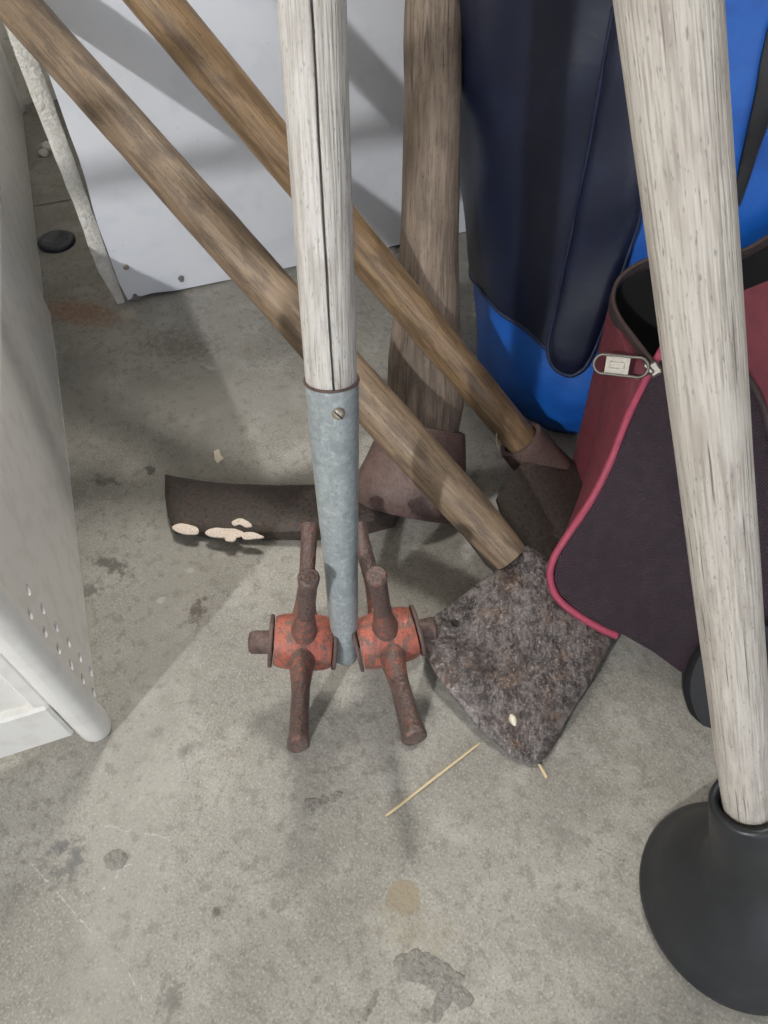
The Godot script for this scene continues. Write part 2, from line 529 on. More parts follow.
var STAINS := [
	[0.013, -0.086, 0.0125, 0.0125, 0.0, rgb(132, 116, 86), 0.5, 0.8, 0.12],
	[-0.219, -0.106, 0.012, 0.022, 0.2, rgb(92, 90, 88), 0.65, 0.0, 1.1],
	[-0.228, -0.117, 0.012, 0.008, 0.2, rgb(90, 88, 88), 0.6, 0.1, 1.0],
	[-0.152, -0.186, 0.008, 0.010, 0.2, rgb(96, 92, 86), 0.7, 0.1, 0.9],
	[-0.164, -0.167, 0.03, 0.035, 0.5, rgb(176, 172, 164), 0.35, 0.2, 0.7],
	[-0.135, -0.028, 0.009, 0.012, 0.2, rgb(98, 95, 89), 0.6, 0.0, 1.1],
	[-0.114, -0.077, 0.004, 0.004, 0.2, rgb(84, 82, 76), 0.8, 0.2, 0.6],
	[0.017, -0.066, 0.04, 0.02, 0.4, rgb(142, 136, 112), 0.3, 0.2, 0.8],
	[0.127, -0.066, 0.03, 0.02, 0.4, rgb(120, 116, 108), 0.4, 0.2, 0.8],
	[0.126, -0.125, 0.02, 0.01, 0.4, rgb(118, 114, 106), 0.5, 0.2, 0.8],
	[-0.276, -0.454, 0.018, 0.008, 0.3, rgb(84, 80, 74), 0.7, 0.3, 0.8],
	[-0.246, -0.354, 0.024, 0.008, 0.4, rgb(84, 80, 74), 0.75, 0.3, 0.8],
	[-0.260, -0.328, 0.012, 0.009, 0.4, rgb(90, 86, 80), 0.7, 0.3, 0.8],
	[-0.234, -0.467, 0.012, 0.005, 0.9, rgb(70, 66, 60), 0.7, 0.3, 0.8],
	[-0.162, -0.308, 0.012, 0.014, 0.9, rgb(80, 72, 66), 0.7, 0.2, 1.0],
	[-0.368, -0.717, 0.07, 0.028, 0.25, rgb(136, 92, 66), 0.55, 0.2, 0.7],
	[-0.310, -0.715, 0.016, 0.013, 0.25, rgb(176, 166, 152), 0.8, 0.4, 0.6],
	[-0.236, -0.657, 0.06, 0.03, 0.25, rgb(106, 98, 88), 0.5, 0.1, 0.9],
	[-0.200, -0.621, 0.014, 0.004, 0.5, rgb(176, 172, 164), 0.7, 0.3, 0.8],
	[-0.175, -0.349, 0.004, 0.004, 0.5, rgb(176, 172, 164), 0.7, 0.3, 0.5],
	[-0.196, -0.318, 0.004, 0.005, 0.5, rgb(176, 172, 164), 0.7, 0.3, 0.5],
	[-0.156, -0.376, 0.005, 0.004, 0.5, rgb(176, 172, 164), 0.7, 0.3, 0.5],
]
var SCRATCHES := [
	[Vector2(-0.257, -0.115), Vector2(-0.192, -0.063), 190.0],
	[Vector2(-0.195, -0.090), Vector2(-0.178, -0.108), 205.0],
	[Vector2(-0.158, -0.194), Vector2(-0.141, -0.149), 110.0],
	[Vector2(-0.213, -0.135), Vector2(-0.152, -0.122), 185.0],
	[Vector2(0.140, -0.122), Vector2(0.178, -0.104), 90.0],
	[Vector2(0.073, -0.119), Vector2(0.073, -0.096), 100.0],
	[Vector2(-0.056, -0.072), Vector2(-0.003, -0.046), 115.0],
	[Vector2(-0.173, -0.052), Vector2(-0.147, -0.020), 190.0],
	[Vector2(0.049, -0.096), Vector2(0.088, -0.041), 115.0],
]

# ---------------------------------------------------------------- the scene
func _ready() -> void:
	set_camera_and_light()
	make_materials()
	build_garage()
	build_cabinet()
	build_rack()
	build_blue_bag()
	build_maroon_bag()
	build_mattock()
	build_upper_hoe()
	build_lower_hoe()
	build_cultivator()
	build_plunger()
	build_small_things()

func set_camera_and_light() -> void:
	var cam := Camera3D.new()
	cam.name = "camera"
	cam.position = Vector3(0, 0.55, 0)
	cam.rotation_degrees = Vector3(-53, 0, 0)
	cam.fov = 70.84
	cam.near = 0.01
	add_child(cam)
	cam.current = true
	var env := Environment.new()
	env.background_mode = Environment.BG_SKY
	var sky := Sky.new()
	var sm := ProceduralSkyMaterial.new()
	sm.sky_top_color = rgb(176, 196, 224)
	sm.sky_horizon_color = rgb(222, 227, 234)
	sm.ground_horizon_color = rgb(190, 192, 194)
	sm.ground_bottom_color = rgb(120, 118, 114)
	sm.sky_energy_multiplier = 1.35
	sm.ground_energy_multiplier = 1.0
	sky.sky_material = sm
	env.sky = sky
	env.ambient_light_source = Environment.AMBIENT_SOURCE_DISABLED
	env.tonemap_mode = Environment.TONE_MAPPER_LINEAR
	env.tonemap_exposure = 1.24
	env.sdfgi_enabled = true
	env.ssao_enabled = true
	env.ssil_enabled = true
	var we := WorldEnvironment.new()
	we.name = "environment"
	we.environment = env
	add_child(we)
	var sun := DirectionalLight3D.new()
	sun.name = "sun"
	sun.light_color = rgb(255, 250, 240)
	sun.light_energy = 12.0
	sun.light_angular_distance = 0.5
	sun.shadow_enabled = true
	sun.sky_mode = DirectionalLight3D.SKY_MODE_LIGHT_ONLY
	# high over the back of the garage: it lights the drive outside the open door, not the room
	sun.look_at_from_position(Vector3.ZERO, Basis(Vector3.UP, TURN) * Vector3(-0.2, -1.6, 0.9), Vector3.UP)
	add_child(sun)
	build_work_lamp(Vector3(-1.045, 1.38, 1.17))
	build_ceiling_panel(Vector3(0.05, 2.10, -1.16))

func build_work_lamp(at: Vector3) -> void:
	var t := thing("work_lamp", "bare bulb work lamp on a black stand near the left garage wall", "lamp", Vector3(at.x, 0, at.z))
	var black := plain(rgb(30, 30, 32), 0.5)
	var st := surf()
	rod(st, Vector3(0, 0, 0), Vector3(0, 0.02, 0), [[0, 0.12], [0, 0.12], [0.7, 0.12], [1, 0.10]])
	part(st, "base", black, t, true)
	st = surf()
	rod(st, Vector3(0, 0.02, 0), Vector3(0, at.y - 0.08, 0), [[0, 0.012], [1, 0.012]])
	part(st, "pole", black, t, true)
	st = surf()
	rod(st, Vector3(0, at.y - 0.09, 0), Vector3(0, at.y - 0.03, 0), [[0, 0.014], [0.3, 0.02], [1, 0.02]])
	part(st, "socket", black, t, true)
	var glow := plain(rgb(255, 246, 232), 0.4)
	glow.emission_enabled = true
	glow.emission = rgb(252, 252, 255)
	glow.emission_energy_multiplier = 3.0
	st = surf()
	rod(st, Vector3(0, at.y - 0.03, 0), Vector3(0, at.y + 0.035, 0), [[0, 0.012], [0.15, 0.018], [0.4, 0.028], [0.6, 0.031], [0.8, 0.026], [0.94, 0.013], [1, 0.0002]])
	part(st, "bulb", glow, t, true)
	var l := OmniLight3D.new()
	l.name = "bulb_light"
	l.position = Vector3(0, at.y + 0.005, 0)
	l.light_color = rgb(250, 252, 255)
	l.light_energy = 2.6
	l.light_size = 0.03
	l.omni_range = 8.0
	l.omni_attenuation = 2.0
	l.shadow_enabled = true
	t.add_child(l)

func build_ceiling_panel(at: Vector3) -> void:
	var t := thing("ceiling_light", "square white panel light under the garage ceiling over the cabinet", "light", at, TURN)
	var st := surf()
	box(st, Vector3(0, 0.03, 0), Vector3(0.34, 0.05, 0.34), 0.005)
	part(st, "frame", plain(rgb(222, 222, 220), 0.5), t, true)
	var glow := plain(rgb(255, 252, 246), 0.5)
	glow.emission_enabled = true
	glow.emission = rgb(255, 250, 240)
	glow.emission_energy_multiplier = 2.0
	st = surf()
	box(st, Vector3(0, 0.002, 0), Vector3(0.3, 0.006, 0.3), 0.001)
	part(st, "diffuser", glow, t, true)
	var l := AreaLight3D.new()
	l.name = "panel_light"
	l.area_size = Vector2(0.3, 0.3)
	l.position = Vector3(0, -0.006, 0)
	l.rotation_degrees = Vector3(-90, 0, 0)
	l.light_color = rgb(255, 252, 246)
	l.light_energy = 2.7
	l.area_range = 10.0
	l.shadow_enabled = true
	t.add_child(l)

# the room, in its own turned frame: x along the back wall, z towards the open door
func build_garage() -> void:
	var r := Basis(Vector3.UP, TURN)
	var fm := make_floor_material()
	var fl := structure("floor", Vector3.ZERO, TURN)
	var slab := func(called: String, x0: float, x1: float, z0: float, z1: float) -> void:
		var st := surf()
		st.set_smooth_group(-1)
		var uv := func(p: Vector3) -> Vector2:
			var w := r * p
			return Vector2((w.x + 0.9) / 1.3, (w.z + 1.28) / 1.3)
		var c := [Vector3(x0, 0, z0), Vector3(x1, 0, z0), Vector3(x1, 0, z1), Vector3(x0, 0, z1)]
		for k in [0, 1, 2, 0, 2, 3]:
			vert(st, c[k], uv.call(c[k]))
		for k in 4:
			var a: Vector3 = c[k]
			var b: Vector3 = c[(k + 1) % 4]
			var d := Vector3(0, -0.1, 0)
			for p in [a, a + d, b + d, a, b + d, b]:
				vert(st, p, uv.call(p))
		for k in [0, 2, 1, 0, 3, 2]:
			vert(st, c[k] - Vector3(0, 0.1, 0), uv.call(c[k]))
		part(st, called, fm, fl, true)
	slab.call("slab", -1.5, 2.6, -1.061, 2.5)
	slab.call("slab", -1.5, 2.6, -1.55, -1.065)
	var st := surf()
	box(st, Vector3(0.55, -0.125, 0.475), Vector3(4.1, 0.05, 4.05), 0.002)
	part(st, "base_course", M.mortar, fl, true)
	# rough white back wall with a knobbly foot
	var wb := structure("wall_back", Vector3.ZERO, TURN)
	st = surf()
	var nz := FastNoiseLite.new()
	nz.seed = 5
	nz.frequency = 14.0
	nz.fractal_octaves = 4
	var face := func(p: Vector2, o: float) -> Vector3:
		var near := 1.0 if absf(p.x + 0.1) < 0.7 and p.y < 0.5 else 0.3
		return Vector3(p.x, p.y, -1.402 + o + 0.007 * near * nz.get_noise_2d(p.x, p.y) + 0.014 * near * (1.0 - smoothstep(0.0, 0.05, p.y)) * (0.5 + nz.get_noise_1d(p.x * 2.0)))
	patch(st, [Vector2(-0.8, -0.01), Vector2(0.6, -0.01), Vector2(0.6, 0.6), Vector2(-0.8, 0.6)], face, Vector2(0.014, 0.014), 0.15, 1.0)
	box(st, Vector3(-1.15, 1.08, -1.475), Vector3(0.7, 2.16, 0.15), 0.002)
	box(st, Vector3(1.6, 1.08, -1.475), Vector3(2.0, 2.16, 0.15), 0.002)
	box(st, Vector3(-0.1, 1.38, -1.475), Vector3(1.4, 1.56, 0.15), 0.002)
	part(st, "plaster", M.wall, wb, true)
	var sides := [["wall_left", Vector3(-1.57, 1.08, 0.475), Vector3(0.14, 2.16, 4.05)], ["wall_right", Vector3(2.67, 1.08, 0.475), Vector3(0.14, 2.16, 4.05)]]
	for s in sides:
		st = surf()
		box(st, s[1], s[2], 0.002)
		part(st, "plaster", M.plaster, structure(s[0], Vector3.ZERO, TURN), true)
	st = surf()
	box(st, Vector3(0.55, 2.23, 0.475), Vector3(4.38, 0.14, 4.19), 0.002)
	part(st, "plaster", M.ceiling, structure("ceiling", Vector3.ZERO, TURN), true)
	# the front wall round the raised garage door
	var wf := structure("wall_front", Vector3.ZERO, TURN)
	st = surf()
	box(st, Vector3(0.55, 2.08, 2.57), Vector3(4.38, 0.16, 0.14), 0.002)
	box(st, Vector3(-1.3, 1.0, 2.57), Vector3(0.4, 2.0, 0.14), 0.002)
	box(st, Vector3(2.4, 1.0, 2.57), Vector3(0.4, 2.0, 0.14), 0.002)
	part(st, "plaster", M.plaster, wf, true)
	var dr := structure("driveway", Vector3.ZERO, TURN)
	st = surf()
	box(st, Vector3(0.55, -0.06, 7.66), Vector3(14, 0.1, 10.0), 0.002)
	part(st, "slab", M.drive, dr, true)
	# hardened mortar and broken spots on the concrete, part of the floor
	var lump := FastNoiseLite.new()
	lump.seed = 9
	lump.frequency = 160.0
	lump.fractal_octaves = 3
	var on_floor := func(p: Vector2, o: float) -> Vector3:
		var h := 0.0009 + 0.0016 * lump.get_noise_2d(p.x, p.y)
		return Vector3(p.x, maxf(h, 0.0004) + o, p.y)
	for o in [
		[Vector2(0.0026, -0.0481), Vector2(0.0105, -0.0531), Vector2(0.0223, -0.0565), Vector2(0.0353, -0.0520), Vector2(0.0460, -0.0448), Vector2(0.0528, -0.0409), Vector2(0.0506, -0.0361), Vector2(0.0584, -0.0297), Vector2(0.0567, -0.0245), Vector2(0.0478, -0.0224), Vector2(0.0430, -0.0260), Vector2(0.0402, -0.0213), Vector2(0.0336, -0.0152), Vector2(0.0249, -0.0162), Vector2(0.0226, -0.0224), Vector2(0.0303, -0.0255), Vector2(0.0331, -0.0307), Vector2(0.0230, -0.0350), Vector2(0.0128, -0.0382), Vector2(0.0091, -0.0448)],
		[Vector2(-0.0089, -0.0307), Vector2(-0.0045, -0.0339), Vector2(-0.0025, -0.0297), Vector2(-0.0050, -0.0245), Vector2(-0.0100, -0.0172), Vector2(-0.0162, -0.0152), Vector2(-0.0138, -0.0213)],
		[Vector2(-0.0603, -0.1494), Vector2(-0.0531, -0.1530), Vector2(-0.0486, -0.1508), Vector2(-0.0443, -0.1544), Vector2(-0.0383, -0.1515), Vector2(-0.0424, -0.1452), Vector2(-0.0481, -0.1424), Vector2(-0.0535, -0.1355), Vector2(-0.0582, -0.1410)],
		[Vector2(-0.0428, -0.1523), Vector2(-0.0356, -0.1565), Vector2(-0.0296, -0.1551), Vector2(-0.0309, -0.1494), Vector2(-0.0381, -0.1473)],
		[Vector2(-0.1983, -0.1115), Vector2(-0.1925, -0.1167), Vector2(-0.1823, -0.1154), Vector2(-0.1781, -0.1089), Vector2(-0.1823, -0.1026), Vector2(-0.1901, -0.1000), Vector2(-0.1954, -0.1051)]]:
		st = surf()
		patch(st, o, on_floor, Vector2(0.0018, 0.0018), 0.003, 10.0, 0.0014, 0.003, false)
		var mm := part(st, "mortar_lump", M.mortar, fl)
		mm.set_meta("label", "rough grey mortar lump on the concrete")

# ---------------------------------------------------------------- white cabinet
func build_cabinet() -> void:
	var at := Vector3(-0.3224, 0.0000, -0.7309)
	at += Basis(Vector3.UP, TURN) * Vector3(-0.009, 0, 0)
	var t := thing("white_cabinet", "white painted cabinet with chipped cream edge standing behind the tool handles", "cabinet", at, TURN)
	var st := surf()
	box(st, Vector3(0.325, 0.50, -0.33), Vector3(0.62, 0.996, 0.50), 0.003)
	box(st, Vector3(0.32, 0.50, -0.045), Vector3(0.56, 0.99, 0.07), 0.003)
	part(st, "body", M.white_cabinet, t, true)
	var nz := FastNoiseLite.new()
	nz.seed = 3
	nz.frequency = 60.0
	nz.fractal_octaves = 3
	# front sheet; its left edge has sprung away from the strip higher up
	var sheet: Array = []
	for i in 41:
		var y := 0.004 + 0.996 * i / 40.0
		var gap := 0.0045 * smoothstep(0.10, 0.17, y) - 0.014 * y
		sheet.append(Vector2(0.0165 + gap + 0.0007 * nz.get_noise_1d(y) + (0.004 * (1.0 - smoothstep(0.0, 0.02, y))), y))
	sheet.append_array([Vector2(0.618, 1.0), Vector2(0.618, 0.003), Vector2(0.4, 0.003)])
	for i in 12:
		var x := 0.38 - 0.03 * i
		sheet.append(Vector2(x, 0.003 + 0.002 * absf(nz.get_noise_1d(x * 2.0)) + (0.003 if i == 11 else 0.0)))
	st = surf()
	patch(st, sheet, func(p: Vector2, o: float) -> Vector3: return Vector3(p.x, p.y, o), Vector2(0.05, 0.05), 0.010, 3.0, 0.001, 0.002)
	var fs := part(st, "front_sheet", M.white_cabinet, t, true)
	# chipped edge strip
	var strip: Array = []
	for i in 61:
		var y := 0.996 * i / 60.0
		strip.append(Vector2(0.0158 - 0.014 * y - 0.0012 * absf(nz.get_noise_1d(y + 3.0)), y))
	for i in 61:
		var y := 0.996 - 0.996 * i / 60.0
		strip.append(Vector2(-0.001 - 0.014 * y + 0.0016 * nz.get_noise_1d(y + 9.0) + 0.007 * (1.0 - smoothstep(0.0, 0.05, y)), y))
	st = surf()
	patch(st, strip, func(p: Vector2, o: float) -> Vector3: return Vector3(p.x, p.y, o - 0.001 + 0.002 * nz.get_noise_2d(p.x * 3.0, p.y * 3.0)), Vector2(0.004, 0.008), 0.014, 8.0, 0.002, 0.003)
	part(st, "edge_strip", M.chipped, t, true, "cream edge strip with chipped paint")
	st = surf()
	rod(st, Vector3(0.030, 0.048, -0.001), Vector3(0.030, 0.048, 0.0012), [[0, 0.0035], [0.6, 0.0035], [1, 0.0022]])
	part(st, "screw", M.screw, t, true)
	for c in [[0.088, 0.019, 0.005], [0.03, 0.006, 0.006]]:
		st = surf()
		var ring: Array = []
		for k in 14:
			var a := TAU * k / 14.0
			ring.append(Vector2(c[0], c[1]) + Vector2(cos(a), sin(a) * 1.2) * c[2] * (0.7 + 0.5 * nz.get_noise_1d(k * 3.0 + c[0])))
		patch(st, ring, func(p: Vector2, o: float) -> Vector3: return Vector3(p.x, p.y, o + 0.0006), Vector2(0.003, 0.003), 0.001, 8.0)
		part(st, "paint_scab", M.mortar, fs, true)

# ---------------------------------------------------------------- white metal units on the left
func perforated(parent: Node3D, called: String, outline: Array, holes: Array, radius: float) -> void:
	var c := CSGPolygon3D.new()
	c.name = called
	c.polygon = PackedVector2Array(outline)     # x runs along the parent's z
	c.depth = 0.0016
	c.rotation.y = -PI / 2
	c.material = M.white_metal
	for h in holes:
		var k := CSGCylinder3D.new()
		k.name = "hole"
		k.operation = CSGShape3D.OPERATION_SUBTRACTION
		k.radius = radius
		k.height = 0.01
		k.sides = 14
		k.rotation.x = PI / 2
		k.position = Vector3(h.x, h.y, 0)
		c.add_child(k, true)
	parent.add_child(c, true)

func build_rack() -> void:
	var at := Vector3(-0.2310, 0.0000, -0.2263)
	var t := thing("metal_rack", "white metal rack with round tube legs and a low perforated side panel", "rack", at, TURN)
	var holes: Array = []
	for k in 6:
		holes.append(Vector2(-0.0215, 0.0085 + 0.0256 * k))
		holes.append(Vector2(-0.0030, 0.0075 + 0.0256 * k))
	perforated(t, "side_panel", [Vector2(0.018, 0.002), Vector2(0.018, 0.184), Vector2(-0.02, 0.181), Vector2(-0.36, 0.155), Vector2(-0.51, 0.144), Vector2(-0.51, 0.002)], holes, 0.0044)
	var dome := [[0, 0.0075], [0.004, 0.0102], [0.012, 0.0118], [0.03, 0.0122], [1, 0.0122]]
	for p in [Vector3(0, 0, 0.0258), Vector3(-0.42, 0, 0.0258), Vector3(-0.42, 0, -0.50), Vector3(-0.012, 0, -0.498)]:
		var st := surf()
		rod(st, p, p + Vector3(0, 0.585, 0), dome)
		part(st, "leg", M.white_metal, t, true)
	var st := surf()
	box(st, Vector3(-0.21, 0.145, 0.0262), Vector3(0.397, 0.17, 0.002), 0.0005)
	part(st, "front_panel", M.white_metal, t, true)
	st = surf()
	box(st, Vector3(-0.21, 0.047, 0.0290), Vector3(0.396, 0.054, 0.010), 0.002)
	part(st, "lower_rail", M.white_metal, t, true)
	st = surf()
	box(st, Vector3(-0.0165, 0.148, 0.0285), Vector3(0.011, 0.166, 0.006), 0.0015)
	part(st, "panel_edge", M.white_metal, t, true)
	for e in [[Vector3(0, 0.578, 0.0258), Vector3(-0.42, 0.578, 0.0258)], [Vector3(-0.42, 0.578, 0.0258), Vector3(-0.42, 0.578, -0.50)], [Vector3(-0.012, 0.578, -0.498), Vector3(-0.42, 0.578, -0.498)]]:
		st = surf()
		rod(st, e[0], e[1], [[0, 0.0085], [1, 0.0085]])
		part(st, "top_rail", M.white_metal, t, true)
	st = surf()
	box(st, Vector3(0.0006, 0.073, -0.5115), Vector3(0.003, 0.142, 0.003), 0.0008)
	part(st, "panel_flange", M.white_metal, t, true)
	# the low unit behind it
	var u := thing("metal_box", "low white metal unit standing behind the perforated rack", "cabinet", at + Basis(Vector3.UP, TURN) * Vector3(-0.006, 0, -0.524), TURN)
	perforated(u, "side_panel", [Vector2(0, 0.002), Vector2(0, 0.143), Vector2(-0.545, 0.143), Vector2(-0.545, 0.002)], [Vector2(-0.012, 0.124), Vector2(-0.036, 0.1245), Vector2(-0.06, 0.125)], 0.0038)
	st = surf()
	box(st, Vector3(-0.19, 0.142, -0.272), Vector3(0.37, 0.006, 0.545), 0.002)
	part(st, "lid", M.white_metal, u, true)
	st = surf()
	box(st, Vector3(-0.374, 0.072, -0.28), Vector3(0.003, 0.138, 0.53), 0.001)
	part(st, "outer_panel", M.white_metal, u, true)
	st = surf()
	rod(st, Vector3(-0.004, 0, -0.552), Vector3(-0.004, 0.148, -0.552), [[0, 0.009], [0.01, 0.0115], [1, 0.0115]])
	part(st, "leg", M.white_metal, u, true)

# ---------------------------------------------------------------- blue bag
const SEC := [[0, 0.222, -0.625, 0.118, 0.122], [0.06, 0.223, -0.628, 0.125, 0.125], [0.12, 0.245, -0.65, 0.155, 0.125], [0.2, 0.27, -0.675, 0.197, 0.13], [0.35, 0.3, -0.7, 0.238, 0.14], [0.62, 0.31, -0.72, 0.245, 0.12], [1.0, 0.31, -0.73, 0.24, 0.11], [1.15, 0.32, -0.74, 0.2, 0.09]]  # upper sections, out of view, stretched taller to throw shade on the floor
func bag_at(ang: float, y: float, o: float) -> Vector3:
	var yy := clampf(y, 0.0, 1.15)
	var i := 0
	while i < SEC.size() - 2 and SEC[i + 1][0] <= yy:
		i += 1
	var t: float = (yy - SEC[i][0]) / (SEC[i + 1][0] - SEC[i][0])
	var v: Array = []
	for j in [1, 2, 3, 4]:
		var a: float = SEC[maxi(i - 1, 0)][j]
		var b: float = SEC[i][j]
		var c: float = SEC[i + 1][j]
		var d: float = SEC[mini(i + 2, SEC.size() - 1)][j]
		v.append(b + 0.5 * t * (c - a + t * (2.0 * a - 5.0 * b + 4.0 * c - d + t * (3.0 * (b - c) + d - a))))
	var e := 2.0 / 2.3
	var ca := cos(ang)
	var sa := sin(ang)
	var fold := 0.003 * sin(ang * 9.0 + y * 30.0) * sin(y * 23.0 + ang * 2.0)
	return Vector3(v[0] + (v[2] + o + fold) * signf(ca) * pow(absf(ca), e), y, v[1] + (v[3] + o + fold) * signf(sa) * pow(absf(sa), e))

func build_blue_bag() -> void:
	var t := thing("blue_bag", "tall blue vinyl bag with navy front panels leaning behind the hoe handles", "bag", Vector3(0.222, 0, -0.625))
	var rows: Array = []
	var uvs: Array = []
	for i in 61:
		var line := PackedVector3Array()
		var tx := PackedVector2Array()
		for j in 73:
			var y := 1.15 * i / 60.0
			var p := bag_at(TAU * j / 72.0, y, 0.0)
			if i == 0:
				p = bag_at(TAU * j / 72.0, 0.0, -0.012)
			line.append(p)
			tx.append(Vector2(j / 10.0, y * 5.0))
		rows.append(line)
		uvs.append(tx)
	for e in [0, -1]:
		var c := Vector3.ZERO
		for p in rows[e]:
			c += p / float(rows[e].size())
		var line := PackedVector3Array()
		for j in 73:
			line.append(c + Vector3(0, 0.0 if e == 0 else 0.03, 0))
		if e == 0:
			rows.push_front(line)
			uvs.push_front(uvs[0])
		else:
			rows.push_back(line)
			uvs.push_back(uvs[-1])
	var st := surf()
	next_group(st)
	grid(st, rows, uvs, true)
	part(st, "body", M.blue, t)
	var on := func(p: Vector2, o: float) -> Vector3: return bag_at(p.x, p.y, o + 0.004)
	# navy front panel, wrapping round the left side
	var panel: Array = [Vector2(4.2000, 1.1200), Vector2(4.2000, 0.1300), Vector2(3.7000, 0.1000), Vector2(3.3500, 0.0900), Vector2(2.9176, 0.1116), Vector2(2.7055, 0.1168), Vector2(2.5200, 0.1144), Vector2(2.3236, 0.1093), Vector2(2.1066, 0.0996), Vector2(1.9183, 0.0954), Vector2(1.8954, 0.1848), Vector2(1.9268, 0.2738), Vector2(2.0458, 1.1200)]
	st = surf()
	patch(st, panel, on, Vector2(0.07, 0.02), 0.005, 2.0, 0.001, 0.004)
	var np := part(st, "navy_panel", M.navy, t)
	st = surf()
	var seam: Array = []
	for p in [Vector2(3.7000, 0.1000), Vector2(3.3500, 0.0900), Vector2(2.9176, 0.1116), Vector2(2.7055, 0.1168), Vector2(2.5200, 0.1144), Vector2(2.3236, 0.1093), Vector2(2.1066, 0.0996)]:
		seam.append(bag_at(p.x, p.y, 0.003))
	tube(st, smooth_path(seam), 0.0022, 8)
	part(st, "seam_binding", M.navy_seam, np)
	# padded tongue with a rounded end
	var tongue: Array = [Vector2(2.1594, 1.1200), Vector2(2.1365, 0.3636), Vector2(2.1302, 0.3426), Vector2(2.1210, 0.3114), Vector2(2.1138, 0.2839), Vector2(2.1027, 0.2463), Vector2(2.0925, 0.2049), Vector2(2.0968, 0.1751), Vector2(2.1032, 0.1441), Vector2(2.1134, 0.1161), Vector2(2.1027, 0.1015), Vector2(2.0597, 0.0914), Vector2(1.9865, 0.0854), Vector2(1.9053, 0.0848), Vector2(1.8462, 0.0933), Vector2(1.8286, 0.1078), Vector2(1.8260, 0.1287), Vector2(1.8246, 0.1541), Vector2(1.8273, 0.1776), Vector2(1.8330, 0.2028), Vector2(1.8385, 0.2241), Vector2(1.8765, 0.2596), Vector2(1.9218, 0.2954), Vector2(1.9735, 0.3337), Vector2(2.0105, 0.3660), Vector2(2.0076, 1.1200)]
	st = surf()
	patch(st, tongue, func(p: Vector2, o: float) -> Vector3: return bag_at(p.x, p.y, o + 0.015), Vector2(0.03, 0.01), 0.014, 2.0, 0.008, 0.02)
	var tg := part(st, "navy_tongue", M.navy, t)
	st = surf()
	var edge: Array = []
	for p in tongue.slice(1, tongue.size() - 1):
		edge.append(bag_at(p.x, p.y, 0.006))
	tube(st, smooth_path(edge, 4), 0.0022, 8)
	part(st, "tongue_binding", M.navy_seam, tg)
	# dark gap at the right, its shade painted as a black strip
	var dark_gap: Array = [Vector2(1.6979, 0.8000), Vector2(1.6906, 0.3545), Vector2(1.6779, 0.3369), Vector2(1.6319, 0.2951), Vector2(1.5764, 0.2499), Vector2(1.5494, 0.2363), Vector2(1.5662, 0.2624), Vector2(1.5920, 0.3000), Vector2(1.5404, 0.8000)]
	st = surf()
	patch(st, dark_gap, func(p: Vector2, o: float) -> Vector3: return bag_at(p.x, p.y, o + 0.006), Vector2(0.03, 0.01), 0.007, 2.0, 0.002, 0.006)
	part(st, "dark_gap", M.black_plastic, t)

# ---------------------------------------------------------------- maroon bag
const BAG_FRAME := [Vector3(0.1329, 0.0587, -0.3117), Vector3(0.9919, 0.0933, 0.0857), Vector3(0.0000, 0.6765, -0.7365), Vector3(-0.1267, 0.7305, 0.6710)]
func face_at(p: Vector2, o: float) -> Vector3:
	var b := 0.016 * smoothstep(-0.10, 0.05, p.y) * (1.0 - smoothstep(0.06, 0.26, p.y)) * smoothstep(-0.02, 0.12, p.x)
	b += 0.0012 * sin(p.x * 70.0 + p.y * 40.0) + 0.001 * sin(p.y * 95.0 - p.x * 30.0)
	return BAG_FRAME[0] + BAG_FRAME[1] * p.x + BAG_FRAME[2] * p.y + BAG_FRAME[3] * (b + o)

